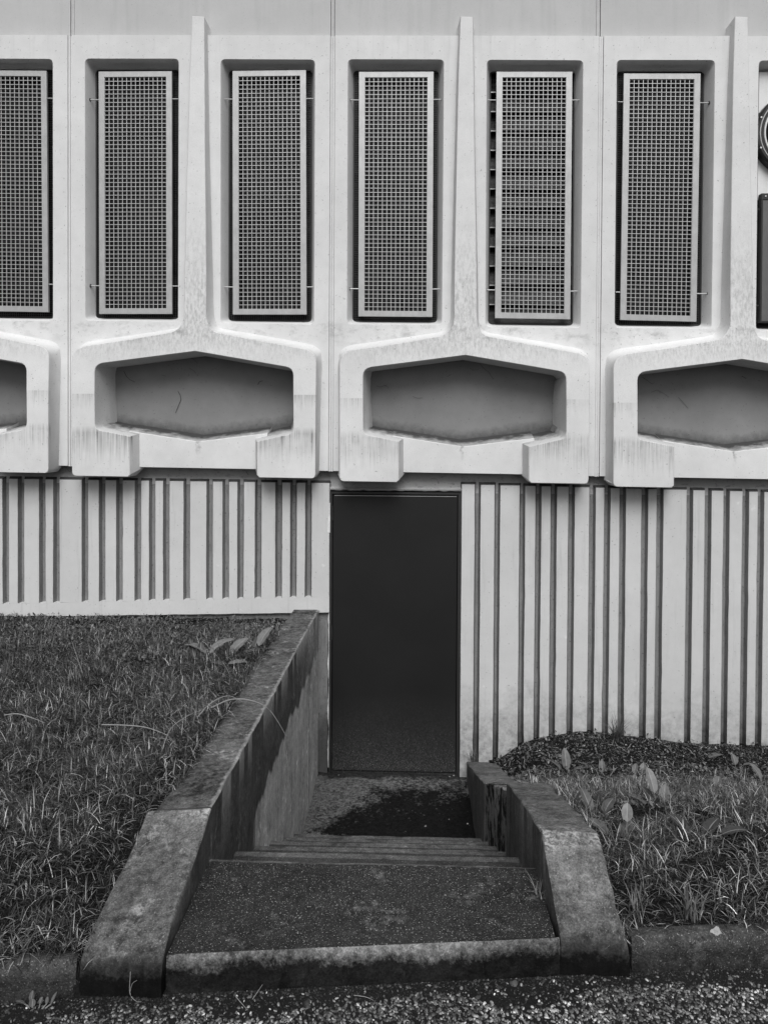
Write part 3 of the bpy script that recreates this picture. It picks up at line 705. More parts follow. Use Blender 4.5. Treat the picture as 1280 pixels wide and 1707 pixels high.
# ================================================================== STAIR WELL
XL, XR = -.665, .425                                  # inner faces of the flanking walls
KY = lambda x: -3.5355 + .106*x                       # line of the kerb's back edge
TREAD = .10
NOSE = -3.125; RISE, GOING, NR = .193, .395, 6
st = empty('staircase', 'worn concrete steps leading down to the dark door', 'stairs', (-.12, NOSE, TREAD-RISE*NR)); S0 = Vector(st.location)
def slab(name, x0, x1, y0f, y1, zt, zb, mat, seed, nxs=36, nys=10, amp=.003, nosechip=.006, edge=True):
    V, F_ = [], []
    for j in range(nys+1):
        for i in range(nxs+1):
            x = x0+(x1-x0)*i/nxs; ya = y0f(x); y = ya+(y1-ya)*j/nys
            z = zt + amp*mnoise.noise(Vector((x*5, y*5, seed))) + amp*.5*mnoise.noise(Vector((x*21, y*21, seed)))
            if j == nys: y -= nosechip*(.3+max(0, mnoise.noise(Vector((x*14, seed, 2))))); z -= .003
            V.append((x-S0.x, y-S0.y, z-S0.z))
    W = nxs+1
    for j in range(nys):
        for i in range(nxs): F_.append((j*W+i, j*W+i+1, j*W+W+i+1, j*W+W+i))
    b = len(V)
    for i in range(nxs+1): V.append((x0+(x1-x0)*i/nxs-S0.x, y1+.002-S0.y, zt-.012-S0.z))
    for i in range(nxs+1): V.append((x0+(x1-x0)*i/nxs-S0.x, y1-.004-S0.y, zb-S0.z))
    for i in range(nxs):
        F_.append((nys*W+i, nys*W+i+1, b+i+1, b+i)); F_.append((b+i, b+i+1, b+W+i+1, b+W+i))
    o = obj(name, V, F_, mat, st, 50)
    if edge:
        o.data.materials.append(M['nosing'])
        for p in o.data.polygons:
            if min(p.vertices) >= (nys-1)*W: p.material_index = 1
    return o
slab('top_slab', XL, XR, lambda x: KY(x)+.001, NOSE, TREAD-.003, TREAD-.4, M['step'], 1, 60, 26)
for k in range(1, NR):
    y0 = NOSE+GOING*(k-1)-.003; y1 = NOSE+GOING*k
    slab('step', XL, XR, lambda x, y0=y0: y0, y1, TREAD-RISE*k, TREAD-RISE*k-.4, M['riser'], 1+k*3.1)
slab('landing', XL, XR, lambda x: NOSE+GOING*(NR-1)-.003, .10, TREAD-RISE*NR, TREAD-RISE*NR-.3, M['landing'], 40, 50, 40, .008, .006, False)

# ---- flanking walls: swept, slightly worn blocks
def sweep(name, stations, mat, parent, L, seed, jit=.0035):
    """stations: (y, x_in, x_out, z_in, z_out, z_base); the top has worn, chipped edges"""
    fine = []
    for (p, q) in zip(stations[:-1], stations[1:]):
        n = max(2, int(abs(q[0]-p[0])/.022)+1)
        for i in range(n): fine.append([p[k]+(q[k]-p[k])*i/n for k in range(6)])
    fine.append(list(stations[-1])); V, F_ = [], []
    for y, xi, xo, zi, zo, zb in fine:
        s = 1 if xo > xi else -1; ch = .004+.008*max(0, mnoise.noise(Vector((y*9, seed, 7)))); co = .006+.016*max(0, mnoise.noise(Vector((y*6, seed, 3))))
        xo -= s*(.045*max(0, mnoise.noise(Vector((y*4.3, seed, 31)))-.12)+.006*mnoise.noise(Vector((y*30, seed, 5))))*(abs(xo-xi) < .2)
        sec = [(xi, zb), (xi, zb+(zi-zb)*.4), (xi, zb+(zi-zb)*.8), (xi, zi-ch)]
        sec += [(xi+s*ch, zi)] + [(xi+(xo-xi)*t, zi+(zo-zi)*t) for t in (.25, .5, .75)] + [(xo-s*co, zo), (xo, zo-co), (xo, zo-.10), (xo, zb)]
        for k, (x, z) in enumerate(sec):
            nv = Vector((x*11, y*11, z*11+seed)); m = jit if 3 <= k <= 9 else jit*.8
            V.append((x+m*mnoise.noise(nv)-L.x, y+m*.5*mnoise.noise(nv+Vector((9, 0, 0)))-L.y, z+m*mnoise.noise(nv+Vector((0, 9, 0)))-L.z))
    m = 12
    for i in range(len(fine)-1):
        for k in range(m-1): F_.append((i*m+k, i*m+k+1, i*m+m+k+1, i*m+m+k))
    F_ += [tuple(range(m)), tuple(range((len(fine)-1)*m, len(fine)*m))]
    return obj(name, V, F_, mat, parent, 45)
TL = .22; TC = .188
lw = empty('retaining_wall', 'long mossy concrete retaining wall left of the steps, beside the lawn', 'retaining wall', (XL-TL/2, -1.8, -1.0)); L1 = Vector(lw.location)
LB = -1.1
YJ = CAM.y+2.66                                         # where the sloping front block begins
def zw(y): return .262 + (.158-.262)*(y-YJ)/(0.03-YJ)
sweep('coping_block', [(-.53, XL, XL-TC, zw(-.53), zw(-.53), LB), (.046, XL, XL-TC, zw(.03), zw(.03), LB)], M['coping'], lw, L1, 1.0)
sweep('coping_block', [(-.62, XL, XL-TC, zw(-.6)-.004, zw(-.6)-.004, LB), (-.537, XL, XL-TC, zw(-.53)-.003, zw(-.53)-.003, LB)], M['coping'], lw, L1, 2.0)
sweep('coping_block', [(YJ+.004, XL, XL-TC, zw(YJ), zw(YJ)-.01, LB), (-.625, XL, XL-TC, zw(-.62), zw(-.62), LB)], M['coping'], lw, L1, 3.0)
yk = KY(XL-.1)
sweep('end_block', [(yk-.022, XL-.004, XL-TL-.012, .02, .02, -.25), (yk-.020, XL-.004, XL-TL-.012, .055, .055, -.25), (yk-.012, XL-.004, XL-TL-.012, .095, .095, -.25), (yk+.006, XL-.003, XL-TL-.008, .123, .12, -.25), (yk+.05, XL-.002, XL-TL-.004, .150, .142, -.25),
                    (YJ-.11, XL, XL-TL, .226, .206, -.25), (YJ-.004, XL, XL-TL, .262, .246, -.25)], M['ramp'], lw, L1, 4.0)
TR = .175
rw = empty('retaining_wall', 'broken mossy concrete wall right of the steps, stepping down to the door', 'retaining wall', (XR+TR/2, -1.8, -1.1)); L2 = Vector(rw.location)
Yd = lambda d_: CAM.y+d_
sweep('far_block', [(Yd(4.43), XR, XR+TR+.02, -.455, -.455, -1.15), (Yd(5.0), XR, XR+TR+.025, -.665, -.665, -1.15), (.045, XR+.002, XR+TR+.03, -.945, -.945, -1.15)], M['far'], rw, L2, 11.0, .006)
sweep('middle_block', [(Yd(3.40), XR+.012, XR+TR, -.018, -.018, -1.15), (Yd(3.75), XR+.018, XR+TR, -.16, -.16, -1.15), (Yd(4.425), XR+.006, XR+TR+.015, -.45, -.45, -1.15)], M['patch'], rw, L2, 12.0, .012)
sweep('near_block', [(Yd(2.56), XR, XR+TR+.01, .262, .262, -1.15), (Yd(2.95), XR, XR+TR, .160, .160, -1.15), (Yd(3.395), XR-.004, XR+TR-.01, .028, .028, -1.15)], M['ramp'], rw, L2, 13.0, .005)
yk = KY(XR+.1)
sweep('end_block', [(yk-.022, XR+.015, XR+TR+.035, .015, .015, -.25), (yk-.020, XR+.015, XR+TR+.035, .05, .05, -.25), (yk-.013, XR+.015, XR+TR+.03, .09, .09, -.25), (yk+.004, XR+.012, XR+TR+.025, .124, .122, -.25), (yk+.06, XR+.008, XR+TR+.015, .158, .152, -.25),
                    (Yd(2.48), XR, XR+TR+.008, .252, .245, -.25), (Yd(2.555), XR, XR+TR+.008, .266, .262, -.25)], M['ramp'], rw, L2, 14.0)

# ---- kerb stones
def kerb(label, x0, x1, mat, seed, prof, lip=False):
    mid = (x0+x1)/2; e = (mid, KY(mid), 0)
    V, F_ = [], []; n = max(8, int((x1-x0)/.02)); L = Vector(e); tx = Vector((1, .106, 0)).normalized(); nn = Vector((.106, -1, 0)).normalized()
    for i in range(n+1):
        x = x0+(x1-x0)*i/n
        if i == 0 or i == n: pinch = .010
        elif i == 1 or i == n-1: pinch = .003
        else: pinch = 0
        for s, z in prof:
            nv = Vector((x*10, s*40, z*30+seed)); j = (.0035*mnoise.noise(nv)+.0015*mnoise.noise(nv*4))*(s > .001 or s < -.01)
            p = Vector((x, KY(x), 0)) + nn*(s-pinch*(s > 0)+j) + Vector((0, 0, z-pinch*(z > .05)*.6+j))
            V.append(p-L)
    m = len(prof)
    for i in range(n):
        for k in range(m-1): F_.append((i*m+k, i*m+k+1, i*m+m+k+1, i*m+m+k))
    F_ += [tuple(range(m)), tuple(range(n*m, (n+1)*m))]
    o = obj('kerb_stone', V, F_, mat, None, 50, e); tag(o, label, 'kerb', 'kerb stones along the pavement'); return o
PR = [(-.0005, -.2), (-.0005, .05), (-.0004, .096), (.004, .1), (.016, .098), (.030, .088), (.040, .072), (.046, .05), (.047, .025), (.049, .0), (.05, -.2)]
PS = [(-.06, -.2), (-.06, .08), (-.03, .098), (0, .1), (.014, .098), (.026, .090), (.033, .076), (.036, .05), (.030, .046), (.032, .02), (.046, .0), (.05, -.2)]
PR = [(a*.36 if a > 0 else a, b) for a, b in PR]; PS = [(a*.48 if a > 0 else a, b) for a, b in PS]
kerb('dark rounded kerb stone in front of the left lawn', -2.6, XL-TL-.022, M['kerbdark'], 1, PS)
kerb('long pale-topped kerb stone along the front of the top step', XL-.001, XR+.012, M['kerb'], 2, PR)
kerb('dark kerb stone with pale lichen spots in front of the right lawn', XR+TR+.046, 2.8, M['kerbdark'], 3, PS)

# ================================================================== GROUND
def fbm(x, y, s): return mnoise.noise(Vector((x*s, y*s, 3.1)))
def hL(x, y):
    k = KY(max(min(x, 3), -3)); t = (y-k)
    z = .085 + .095*max(0, min(1, t/.4)) - .10*max(0, min(1, (t-.5)/3.0))
    z += .075*max(0, min(1, (x+1.35)/.4))*max(0, min(1, (t-.25)/.5))*max(0, min(1, (-.2-y)/.5))
    return z + .012*fbm(x, y, 3) + .008*fbm(x, y, 9)
PRF = [(2.2, .075), (2.6, .11), (2.95, .085), (3.36, -.03), (4.43, -.45), (5.2, -.70), (5.85, -.79), (9, -.85)]
def hR(x, y):
    d_ = y-CAM.y - .106*(x-.6)*max(0, 1-(y-CAM.y-2.2)/1.5); z = PRF[-1][1]
    if d_ <= PRF[0][0]: z = PRF[0][1]
    else:
        for (a, za), (b, zb_) in zip(PRF[:-1], PRF[1:]):
            if a <= d_ <= b: z = za+(zb_-za)*(d_-a)/(b-a); break
    mound = .075*math.exp(-((x-1.35)/.45)**2)*max(0, min(1, (d_-4.6)/.9)) - .15*math.exp(-((x-.60)/.2)**2)*max(0, min(1, (d_-4.3)/1.2))
    return z + mound + .014*fbm(x, y, 3) + .010*fbm(x, y, 9)
def terrain(name, xs, ys, hf, mat):
    V, F_ = [], []
    for y in ys:
        for x in xs: V.append((x, y, hf(x, y)))
    W = len(xs)
    for j in range(len(ys)-1):
        for i in range(W-1): F_.append((j*W+i, j*W+i+1, j*W+W+i+1, j*W+W+i))
    o = obj(name, V, F_, mat, None, 60); return kind(o, 'structure')
fine = lambda a, b, s: list(np.arange(a, b, s))
terrain('lawn_ground', [-40, -20, -10, -6] + fine(-4.5, XL-TC+.01, .04) + [XL-TC+.02], fine(-3.70, .09, .04) + [.09], lambda x, y: hL(x, y) if y > KY(max(x, -4.5))+.008 else -.05, M['soil'])
terrain('lawn_ground', [XR+TR-.012] + fine(XR+TR+.01, 4.2, .04) + [6, 10, 20, 40], fine(-3.60, .09, .04) + [.09], lambda x, y: hR(x, y) if y > KY(min(x, 4.2))+.008 else -.05, M['soil'])
pv = []
for x in (-60, -3, -1.5, 0, 1.5, 3, 60): pv.append(x)
V = [(x, KY(max(-3, min(3, x)))+.02, .004*0) for x in pv] + [(x, -70, 0) for x in pv]
o = obj('pavement', V, [(i, i+1, len(pv)+i+1, len(pv)+i) for i in range(len(pv)-1)], M['asphalt']); kind(o, 'structure')

# ---- exposed pebbles in the pavement surface (real stones, half sunk)
def batch(name, V, F3, tone, mat, label, F4=None):
    me = bpy.data.meshes.new(name)
    nv = len(V); me.vertices.add(nv); me.vertices.foreach_set('co', V.astype(np.float32).ravel())
    nf = len(F3); me.loops.add(nf*3); me.polygons.add(nf)
    me.loops.foreach_set('vertex_index', F3.astype(np.int32).ravel())
    me.polygons.foreach_set('loop_start', np.arange(0, nf*3, 3, dtype=np.int32)); me.polygons.foreach_set('loop_total', np.full(nf, 3, dtype=np.int32))
    at = me.attributes.new('tone', 'FLOAT', 'POINT'); at.data.foreach_set('value', tone.astype(np.float32))
    me.update(calc_edges=True); me.validate(); me.shade_smooth(); me.materials.append(mat)
    o = bpy.data.objects.new(name, me); COL.objects.link(o); tag(o, label, None, None, 'stuff'); return o
def pebbles():
    N = 36000; x = RNG.uniform(-1.7, 1.7, N); y = RNG.uniform(-4.75, 0, N); y = -3.5355+.106*x - .030 - (RNG.random(N)**1.0)*.60
    keepn = np.array([mnoise.noise(Vector((a*3.2, b*3.2, 8))) for a, b in zip(x, y)])
    near = -3.5355+.106*x-.030-y; keep = (near > .03+.10*np.clip(keepn+.3, 0, 1)) | (RNG.random(N) < .12); x, y, keepn = x[keep], y[keep], keepn[keep]; N = len(x)
    a = RNG.uniform(.0035, .008, N)*RNG.uniform(.7, 1.15, N); b = a*RNG.uniform(.35, .7, N); h = RNG.uniform(.001, .0035, N); th = RNG.uniform(0, math.pi, N)*.75+.6
    n = 7; ang = np.arange(n)*2*math.pi/n; V = np.zeros((N, 2*n+1, 3)); jit = RNG.uniform(.8, 1.15, (N, n))
    for ri, (s, zz) in enumerate(((1.0, -.3), (.74, .75))):
        lx = np.cos(ang)[None]*a[:, None]*s*jit; ly = np.sin(ang)[None]*b[:, None]*s*jit
        V[:, ri*n:(ri+1)*n, 0] = x[:, None]+lx*np.cos(th)[:, None]-ly*np.sin(th)[:, None]; V[:, ri*n:(ri+1)*n, 1] = y[:, None]+lx*np.sin(th)[:, None]+ly*np.cos(th)[:, None]
        V[:, ri*n:(ri+1)*n, 2] = h[:, None]*zz+.0005
    V[:, 2*n, 0] = x; V[:, 2*n, 1] = y; V[:, 2*n, 2] = h
    F = []
    for k in range(n):
        q = (k+1) % n; F += [(k, q, n+q), (k, n+q, n+k), (n+k, n+q, 2*n)]
    F = np.array(F)[None] + (np.arange(N)*(2*n+1))[:, None, None]
    t = np.clip(RNG.lognormal(-.92, .85, N), .06, 2.2); t *= np.clip(1.0+keepn*.9, .35, 1.6)
    return batch('gravel', V.reshape(-1, 3), F.reshape(-1, 3), np.repeat(t, 2*n+1), M['pebble'], 'pale pebbles exposed in the dark asphalt pavement')
pebbles()

# ================================================================== PLANTS
def hvec(hf, x, y): return np.array([hf(a, b) for a, b in zip(x, y)])
def blades(name, x, y, hf, ln, wd, tone, lean, label, seg=3, az=None):
    N = len(x); z = hvec(hf, x, y)-.004
    az = RNG.uniform(0, 2*math.pi, N) if az is None else az
    ca, sa = np.cos(az), np.sin(az); n = 2*seg+1; V = np.zeros((N, n, 3)); tn = np.zeros((N, n))
    kink = RNG.uniform(.6, 1.7, N)
    for s in range(seg+1):
        t = s/seg; ph = lean*(.35+.65*t)*1.0; ang_ = np.minimum(lean*(.55+.6*t*kink), 1.9); out = ln*t*np.sin(ang_); up = ln*t*np.cos(ang_)
        cx, cy, cz = x+ca*out, y+sa*out, z+np.maximum(up, .004)
        w = wd*(1-t**2*.85)*(0 if s == seg else 1)
        tt = tone
        if s < seg:
            V[:, 2*s] = np.stack([cx-sa*w, cy+ca*w, cz], 1); V[:, 2*s+1] = np.stack([cx+sa*w, cy-ca*w, cz], 1); tn[:, 2*s] = tt; tn[:, 2*s+1] = tt
        else: V[:, n-1] = np.stack([cx, cy, cz], 1); tn[:, n-1] = tt
    F = []
    for s in range(seg-1): F += [(2*s, 2*s+1, 2*s+3), (2*s, 2*s+3, 2*s+2)]
    F.append((2*seg-2, 2*seg-1, n-1)); F = np.array(F)[None]+(np.arange(N)*n)[:, None, None]
    return batch(name, V.reshape(-1, 3), F.reshape(-1, 3), tn.ravel(), M['grass'], label)
def nz(x, y, s, o=0): return np.array([mnoise.noise(Vector((a*s, b*s, o))) for a, b in zip(x, y)])
def lawn(name, N, x0, x1, hf, label, edge, dens):
    K = 11; C_ = N//K
    cx = RNG.uniform(x0-.03, x1+.03, C_); cy = RNG.uniform(-3.68, .06, C_); ct = RNG.lognormal(0, .35, C_); cl = RNG.uniform(.75, 1.25, C_); ca = RNG.uniform(0, 6.28, C_); cr = RNG.uniform(.006, .022, C_)
    id_ = np.repeat(np.arange(C_), K); th = RNG.uniform(0, 6.28, N := C_*K); rr_ = np.abs(RNG.normal(0, 1, N))*cr[id_]
    x = cx[id_]+np.cos(th)*rr_; y = cy[id_]+np.sin(th)*rr_; keep = (x > x0) & (x < x1) & (y < .04) & (y > KYv(x)+.008) & edge(x, y)
    x, y, id_, th = x[keep], y[keep], id_[keep], th[keep]; c = nz(x, y, 4.0, 2.); keep = RNG.random(len(x)) < dens(x, y, c); x, y, c, id_, th = x[keep], y[keep], c[keep], id_[keep], th[keep]; n = len(x)
    ln = RNG.uniform(.025, .08, n)*(1+.45*c)*cl[id_]; wd = RNG.uniform(.0008, .0018, n)
    u = RNG.random(n); tn = np.where(u < .52, RNG.uniform(.08, .4, n), np.where(u < .84, RNG.uniform(.6, 1.8, n), RNG.uniform(2.4, 6.5, n)))*(1+.3*c)*ct[id_]*(1.2 if x0 > 0 else 1.0)  # random blade tones, spread wide to stand in for glints and shaded gaps
    az = th*.75 + ca[id_]*.5 + RNG.normal(0, .7, n); lean = np.clip(np.abs(RNG.normal(1.2, .5, n)), .1, 2.2)
    return blades(name, x, y, hf, ln, wd, tn, lean, label, 3, az)
def KYv(x): return -3.5355+.106*np.clip(x, -3, 3)
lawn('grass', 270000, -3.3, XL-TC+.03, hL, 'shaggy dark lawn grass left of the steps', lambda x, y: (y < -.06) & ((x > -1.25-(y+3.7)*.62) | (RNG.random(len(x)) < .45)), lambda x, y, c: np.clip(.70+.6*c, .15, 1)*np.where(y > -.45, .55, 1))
def densR(x, y, c):
    d_ = y-CAM.y; f = np.where(d_ > 4.9, .06, np.where(d_ > 4.2, .06+.6*(4.9-d_)/.7, 1.0)); return np.clip(.62+.7*c, .1, 1)*f
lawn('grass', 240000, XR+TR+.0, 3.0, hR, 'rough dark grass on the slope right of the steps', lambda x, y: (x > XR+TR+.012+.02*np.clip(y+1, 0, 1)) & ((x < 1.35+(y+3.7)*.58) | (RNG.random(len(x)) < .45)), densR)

# low broad-leaved weeds as a mat near the walls
def weedmat(name, N, x0, x1, y0, y1, hf, label, edge, size=(.006, .016), tonev=1.0):
    x = RNG.uniform(x0, x1, N); y = RNG.uniform(y0, y1, N); k = edge(x, y); x, y = x[k], y[k]; c = nz(x, y, 5, 9.); k = RNG.random(len(x)) < np.clip(.5+c, .05, 1); x, y = x[k], y[k]; n = len(x)
    z = hvec(hf, x, y)+RNG.uniform(.0, .03, n); r = RNG.uniform(*size, n); az = RNG.uniform(0, 6.28, n); ti = RNG.uniform(-.1, .9, n)
    ca, sa, ct, stt = np.cos(az), np.sin(az), np.cos(ti), np.sin(ti); V = np.zeros((n, 6, 3))
    for i, (u, w) in enumerate(((0, 0), (.7, .42), (1.35, .45), (2.0, 0), (1.35, -.45), (.7, -.42))):
        lx, ly, lz = u*r*ct, w*r, u*r*stt - abs(w)*r*.25; V[:, i] = np.stack([x+ca*lx-sa*ly, y+sa*lx+ca*ly, z+lz], 1)
    F = np.array([(0, 1, 5), (1, 2, 5), (2, 4, 5), (2, 3, 4)])[None]+(np.arange(n)*6)[:, None, None]
    tn = np.clip(RNG.lognormal(.1, .5, n), .3, 3.5)*tonev
    return batch(name, V.reshape(-1, 3), F.reshape(-1, 3), np.repeat(tn, 6), M['grass'], label)
weedmat('weeds', 22000, -3.3, XL-TL, -1.3, .02, hL, 'low leafy weeds along the foot of the left ribbed wall', lambda x, y: RNG.random(len(x)) < np.clip((y+1.3)/.8, .1, 1))
weedmat('weeds', 16000, XR+TR, 2.9, -2.6, .02, hR, 'low leafy weeds scattered over the right slope', lambda x, y: RNG.random(len(x)) < np.where(y > -.9, np.where(x < 1.0, .9, .4), .7))
# pale grit and leaf litter on the bare soil by the right wall and left wall foot
def grit(N, x0, x1, y0, y1, hf, label, tone=1.0):
    x = RNG.uniform(x0, x1, N); y = y1-(y1-y0)*RNG.random(N)**1.6; r = RNG.lognormal(-5.6 if tone > .5 else -6.35, .5, N); z = hvec(hf, x, y)+r*.3; n = 6
    ang = np.arange(n)*math.pi/3; th = RNG.uniform(0, 6.28, N); V = np.zeros((N, n+1, 3)); j = RNG.uniform(.6, 1.2, (N, n))
    V[:, :n, 0] = x[:, None]+np.cos(ang[None]+th[:, None])*r[:, None]*j; V[:, :n, 1] = y[:, None]+np.sin(ang[None]+th[:, None])*r[:, None]*j; V[:, :n, 2] = z[:, None]-r[:, None]*.4
    V[:, n] = np.stack([x, y, z+r*.5], 1); F = np.array([(k, (k+1) % n, n) for k in range(n)])[None]+(np.arange(N)*(n+1))[:, None, None]
    t = np.clip(RNG.lognormal(-1.5, .9, N), .04, 2.2)*tone
    return batch('grit', V.reshape(-1, 3), F.reshape(-1, 3), np.repeat(t, n+1), M['pebble'], label)
grit(6500, XR+.2, 2.9, -1.3, .04, hR, 'pale grit and litter on the bare soil below the right ribbed wall')
grit(1500, -3.2, XL-TL, -.45, .06, hL, 'pale grit along the foot of the left ribbed wall')
def landing_grit():
    return grit(110, XL+.02, XR-.01, -.95, .06, lambda x, y: TREAD-RISE*NR+.004, 'small grit scattered over the dark landing')
landing_grit()
def foot_dirt():
    N0 = 9000
    return grit(N0, -1.5, 1.5, 0, 1, lambda x, y: .001, 'dark dirt crumbs along the foot of the kerb', .35)
fd = foot_dirt()
co = np.zeros(len(fd.data.vertices)*3, dtype=np.float32); fd.data.vertices.foreach_get('co', co); co = co.reshape(-1, 3, copy=True) if False else co.reshape(-1, 3)
gy = np.repeat(RNG.random(9000)**1.7*.13, 7); co[:, 1] = (co[:, 1]-np.repeat(co[6::7, 1], 7)) - 3.5355 + .106*co[:, 0] - .020 - gy
fd.data.vertices.foreach_set('co', co.ravel()); fd.data.update()

# ---- dock plants: each leaf its own part
def leaf_mesh(ln, wd, bend, fold=.25, curl=0.0):
    V, F_, rib, = [], [], []; n = 9
    for i in range(n+1):
        t = i/n; s = t*ln; w = wd*(math.sin(math.pi*min(1, t*.93+.07))**.6) if 0 < t < 1 else wd*(.10 if t == 0 else .0)
        a = bend*t; y = ln*(math.sin(a)/bend if abs(bend) > 1e-3 else t); z = -ln*(1-math.cos(a))/bend if abs(bend) > 1e-3 else 0
        wav = .07*wd*math.sin(t*19+ln*50)
        for u in (-1, -.5, -.13, -.04, .04, .13, .5, 1):
            V.append((u*w, y, z+abs(u)*w*fold+(wav if abs(u) == 1 else 0)+curl*u*w)); rib.append(1.0 if abs(u) < .1 else 0.0)
    for i in range(n):
        for k in range(7): F_.append((i*8+k, i*8+k+1, i*8+9+k, i*8+8+k))
    return V, F_, rib
def leaf(parent, pos, ln, wd, az, el, bend, tone=1.0, roll=0.0, stalk=.02):
    V, F_, rib = leaf_mesh(ln, wd/2, bend)
    o = obj('leaf', V, F_, M['leaf'], parent, 70)
    at = o.data.attributes.new('rib', 'FLOAT', 'POINT'); at.data.foreach_set('value', rib)
    at = o.data.attributes.new('tone', 'FLOAT', 'POINT'); at.data.foreach_set('value', [tone]*len(V))
    o.rotation_euler = (Matrix.Rotation(az, 3, 'Z') @ Matrix.Rotation(el, 3, 'X') @ Matrix.Rotation(roll, 3, 'Y')).to_euler()
    o.location = pos
    m = MB(); b = Vector(pos); m.tube([Vector((b.x*.3, 0, -.012)), Vector((b.x*.75, .004, b.z*.5-.004)), b], [.0022, .0018, .0014], 5); m.build('stalk', M['straw'], parent, 60)
    return o
def plant(px, py, hf, label, leaves, name='dock_plant', group='broad-leaved dock plants'):
    p = atH(px, py, hf); e = empty(name, label, 'plant', p, group)
    for (dx, dz, ln, wd, az, el, bend, tone) in leaves: leaf(e, (dx, 0, dz), ln*.88, wd*.98, math.radians(az), math.radians(el), bend, tone)
    return e
# azimuth 0 = away from the camera, +90 = to the left, -90 = to the right, 180 = towards the camera
plant(352, 1098, hL, 'large pale dock leaves left of the mossy wall\'s far end', [(-.005, .03, .20, .085, -58, 48, .9, 1.25), (-.03, .03, .19, .065, 70, 40, 1.0, .95), (-.06, .01, .10, .045, 15, 70, .3, .22), (-.10, .0, .16, .04, 30, 55, .5, .4), (.12, .02, .18, .08, -35, 52, .8, 1.2), (.15, .01, .15, .06, -75, 30, .5, .85)])
plant(432, 1085, hL, 'dock plant nearest the mossy wall\'s far end, with one dark leaf', [(.0, .03, .16, .075, -35, 58, .6, 1.1), (-.03, .0, .11, .05, -20, 60, .3, .2), (.02, .0, .10, .03, -80, 25, .3, .5)])
plant(380, 1112, hL, 'flat pale dock leaf lying low in the left lawn', [(0, .015, .13, .07, -80, 12, .3, 1.15), (-.03, .01, .1, .04, 60, 10, .3, .5)])
plant(1098, 1340, hR, 'pair of large pale upright dock leaves in the right grass', [(-.02, .045, .118, .046, 16, 66, .35, 1.12), (.02, .0, .095, .044, -22, 58, .4, 1.0), (-.05, -.0, .09, .05, 70, 30, .5, .6), (-.02, .0, .10, .04, 40, 50, .5, .45)])
plant(1042, 1395, hR, 'pale oval dock leaf standing above broad lower leaves near the wall', [(.005, .055, .072, .040, -16, 64, .25, 1.25), (-.02, -.005, .10, .048, -48, 40, .6, .8), (-.06, .0, .10, .055, 60, 45, .5, .7)])
plant(944, 1283, hR, 'single upright dock leaf by the lower broken wall', [(0, .0, .145, .06, 8, 75, .3, .85), (-.03, .0, .09, .03, 60, 40, .4, .5), (.04, .0, .13, .04, -85, 15, .3, .45)])
plant(1003, 1288, hR, 'small oval dock leaf in the bare soil below the ribbed wall', [(0, .0, .085, .042, -10, 72, .2, .8), (.03, -.04, .07, .03, 10, 65, .3, .65)])
plant(1058, 1290, hR, 'two small rounded dock leaves side by side below the ribbed wall', [(-.005, .0, .075, .038, -30, 55, .3, .7), (.045, .0, .075, .044, -25, 62, .2, .95), (.01, -.02, .11, .04, -85, 12, .3, .7)])
plant(1180, 1264, hR, 'lone dock leaf lying over the bare soil at right', [(0, .0, .13, .055, -75, 22, .5, .7)])
plant(1225, 1280, hR, 'drooping dock leaf on a pale stalk at far right', [(0, .02, .08, .045, 10, 65, .3, .7), (.05, .02, .12, .03, -80, 15, .8, .6)])
plant(1268, 1305, hR, 'folded dock leaves touching the picture\'s right edge', [(0, .02, .12, .05, 35, 60, .6, .9), (-.02, .0, .10, .05, 80, 20, .5, .6)])
plant(1195, 1318, hR, 'curled dock leaf among grass right of the pale pair', [(0, .01, .08, .05, -30, 55, .4, .75), (-.03, .0, .09, .035, 80, 20, .6, .6), (.05, -.01, .10, .05, -70, 20, .6, .35)])
plant(1150, 1395, hR, 'dark broad dock leaves hidden in the right grass', [(0, .0, .12, .05, 40, 45, .6, .35), (.05, .0, .12, .05, -50, 40, .6, .3), (.11, .01, .12, .05, -80, 25, .7, .35)])
plant(985, 1355, hR, 'dock leaf leaning from the grass beside the broken wall', [(0, .0, .12, .045, 20, 55, .5, .6), (.05, .0, .10, .045, -40, 35, .5, .55)])

# ---- grass tufts standing out from the lawn: each tuft a thing of single blades
def tuft(px, py, hf, n, ln, label, name='grass_tuft', wd=.0022, tone=1.0, spread=.8, mat=None, hf_pos=None, curve=.7):
    p = hf_pos or atH(px, py, hf); e = empty(name, label, 'grass tuft', p)
    r = random.Random(px*3+py)
    for k in range(n):
        az = r.uniform(0, 6.28); l = ln*r.uniform(.6, 1.1); ln0 = abs(r.gauss(spread*.6, .3)); bx_, by_ = r.gauss(0, .012), r.gauss(0, .012); V, F_ = [], []
        for s in range(6):
            t = s/5; a = ln0*(.4+curve*t*1.3); q = Vector((bx_+math.cos(az)*l*t*math.sin(a), by_+math.sin(az)*l*t*math.sin(a), l*t*math.cos(a))); w = wd*(1-t**2*.9)
            V += [q+Vector((-math.sin(az)*w, math.cos(az)*w, 0)), q+Vector((math.sin(az)*w, -math.cos(az)*w, 0))]
        for s in range(5): F_.append((2*s, 2*s+1, 2*s+3, 2*s+2))
        o = obj('blade', V, F_, mat or M['grass'], e)
        at = o.data.attributes.new('tone', 'FLOAT', 'POINT'); at.data.foreach_set('value', [tone*r.uniform(.5, 1.8)]*len(V))
    return e
tuft(1026, 1236, hR, 110, .19, 'spiky dark grass tuft against the right ribbed wall', spread=.9)
tuft(787, 1262, hR, 26, .09, 'small dark grass tuft in the corner beside the door', hf_pos=atZ(787, 1268, -.93), spread=.7)
tuft(1150, 1530, hR, 40, .12, 'fan of long grass blades just behind the right kerb', spread=.8, tone=1.6)
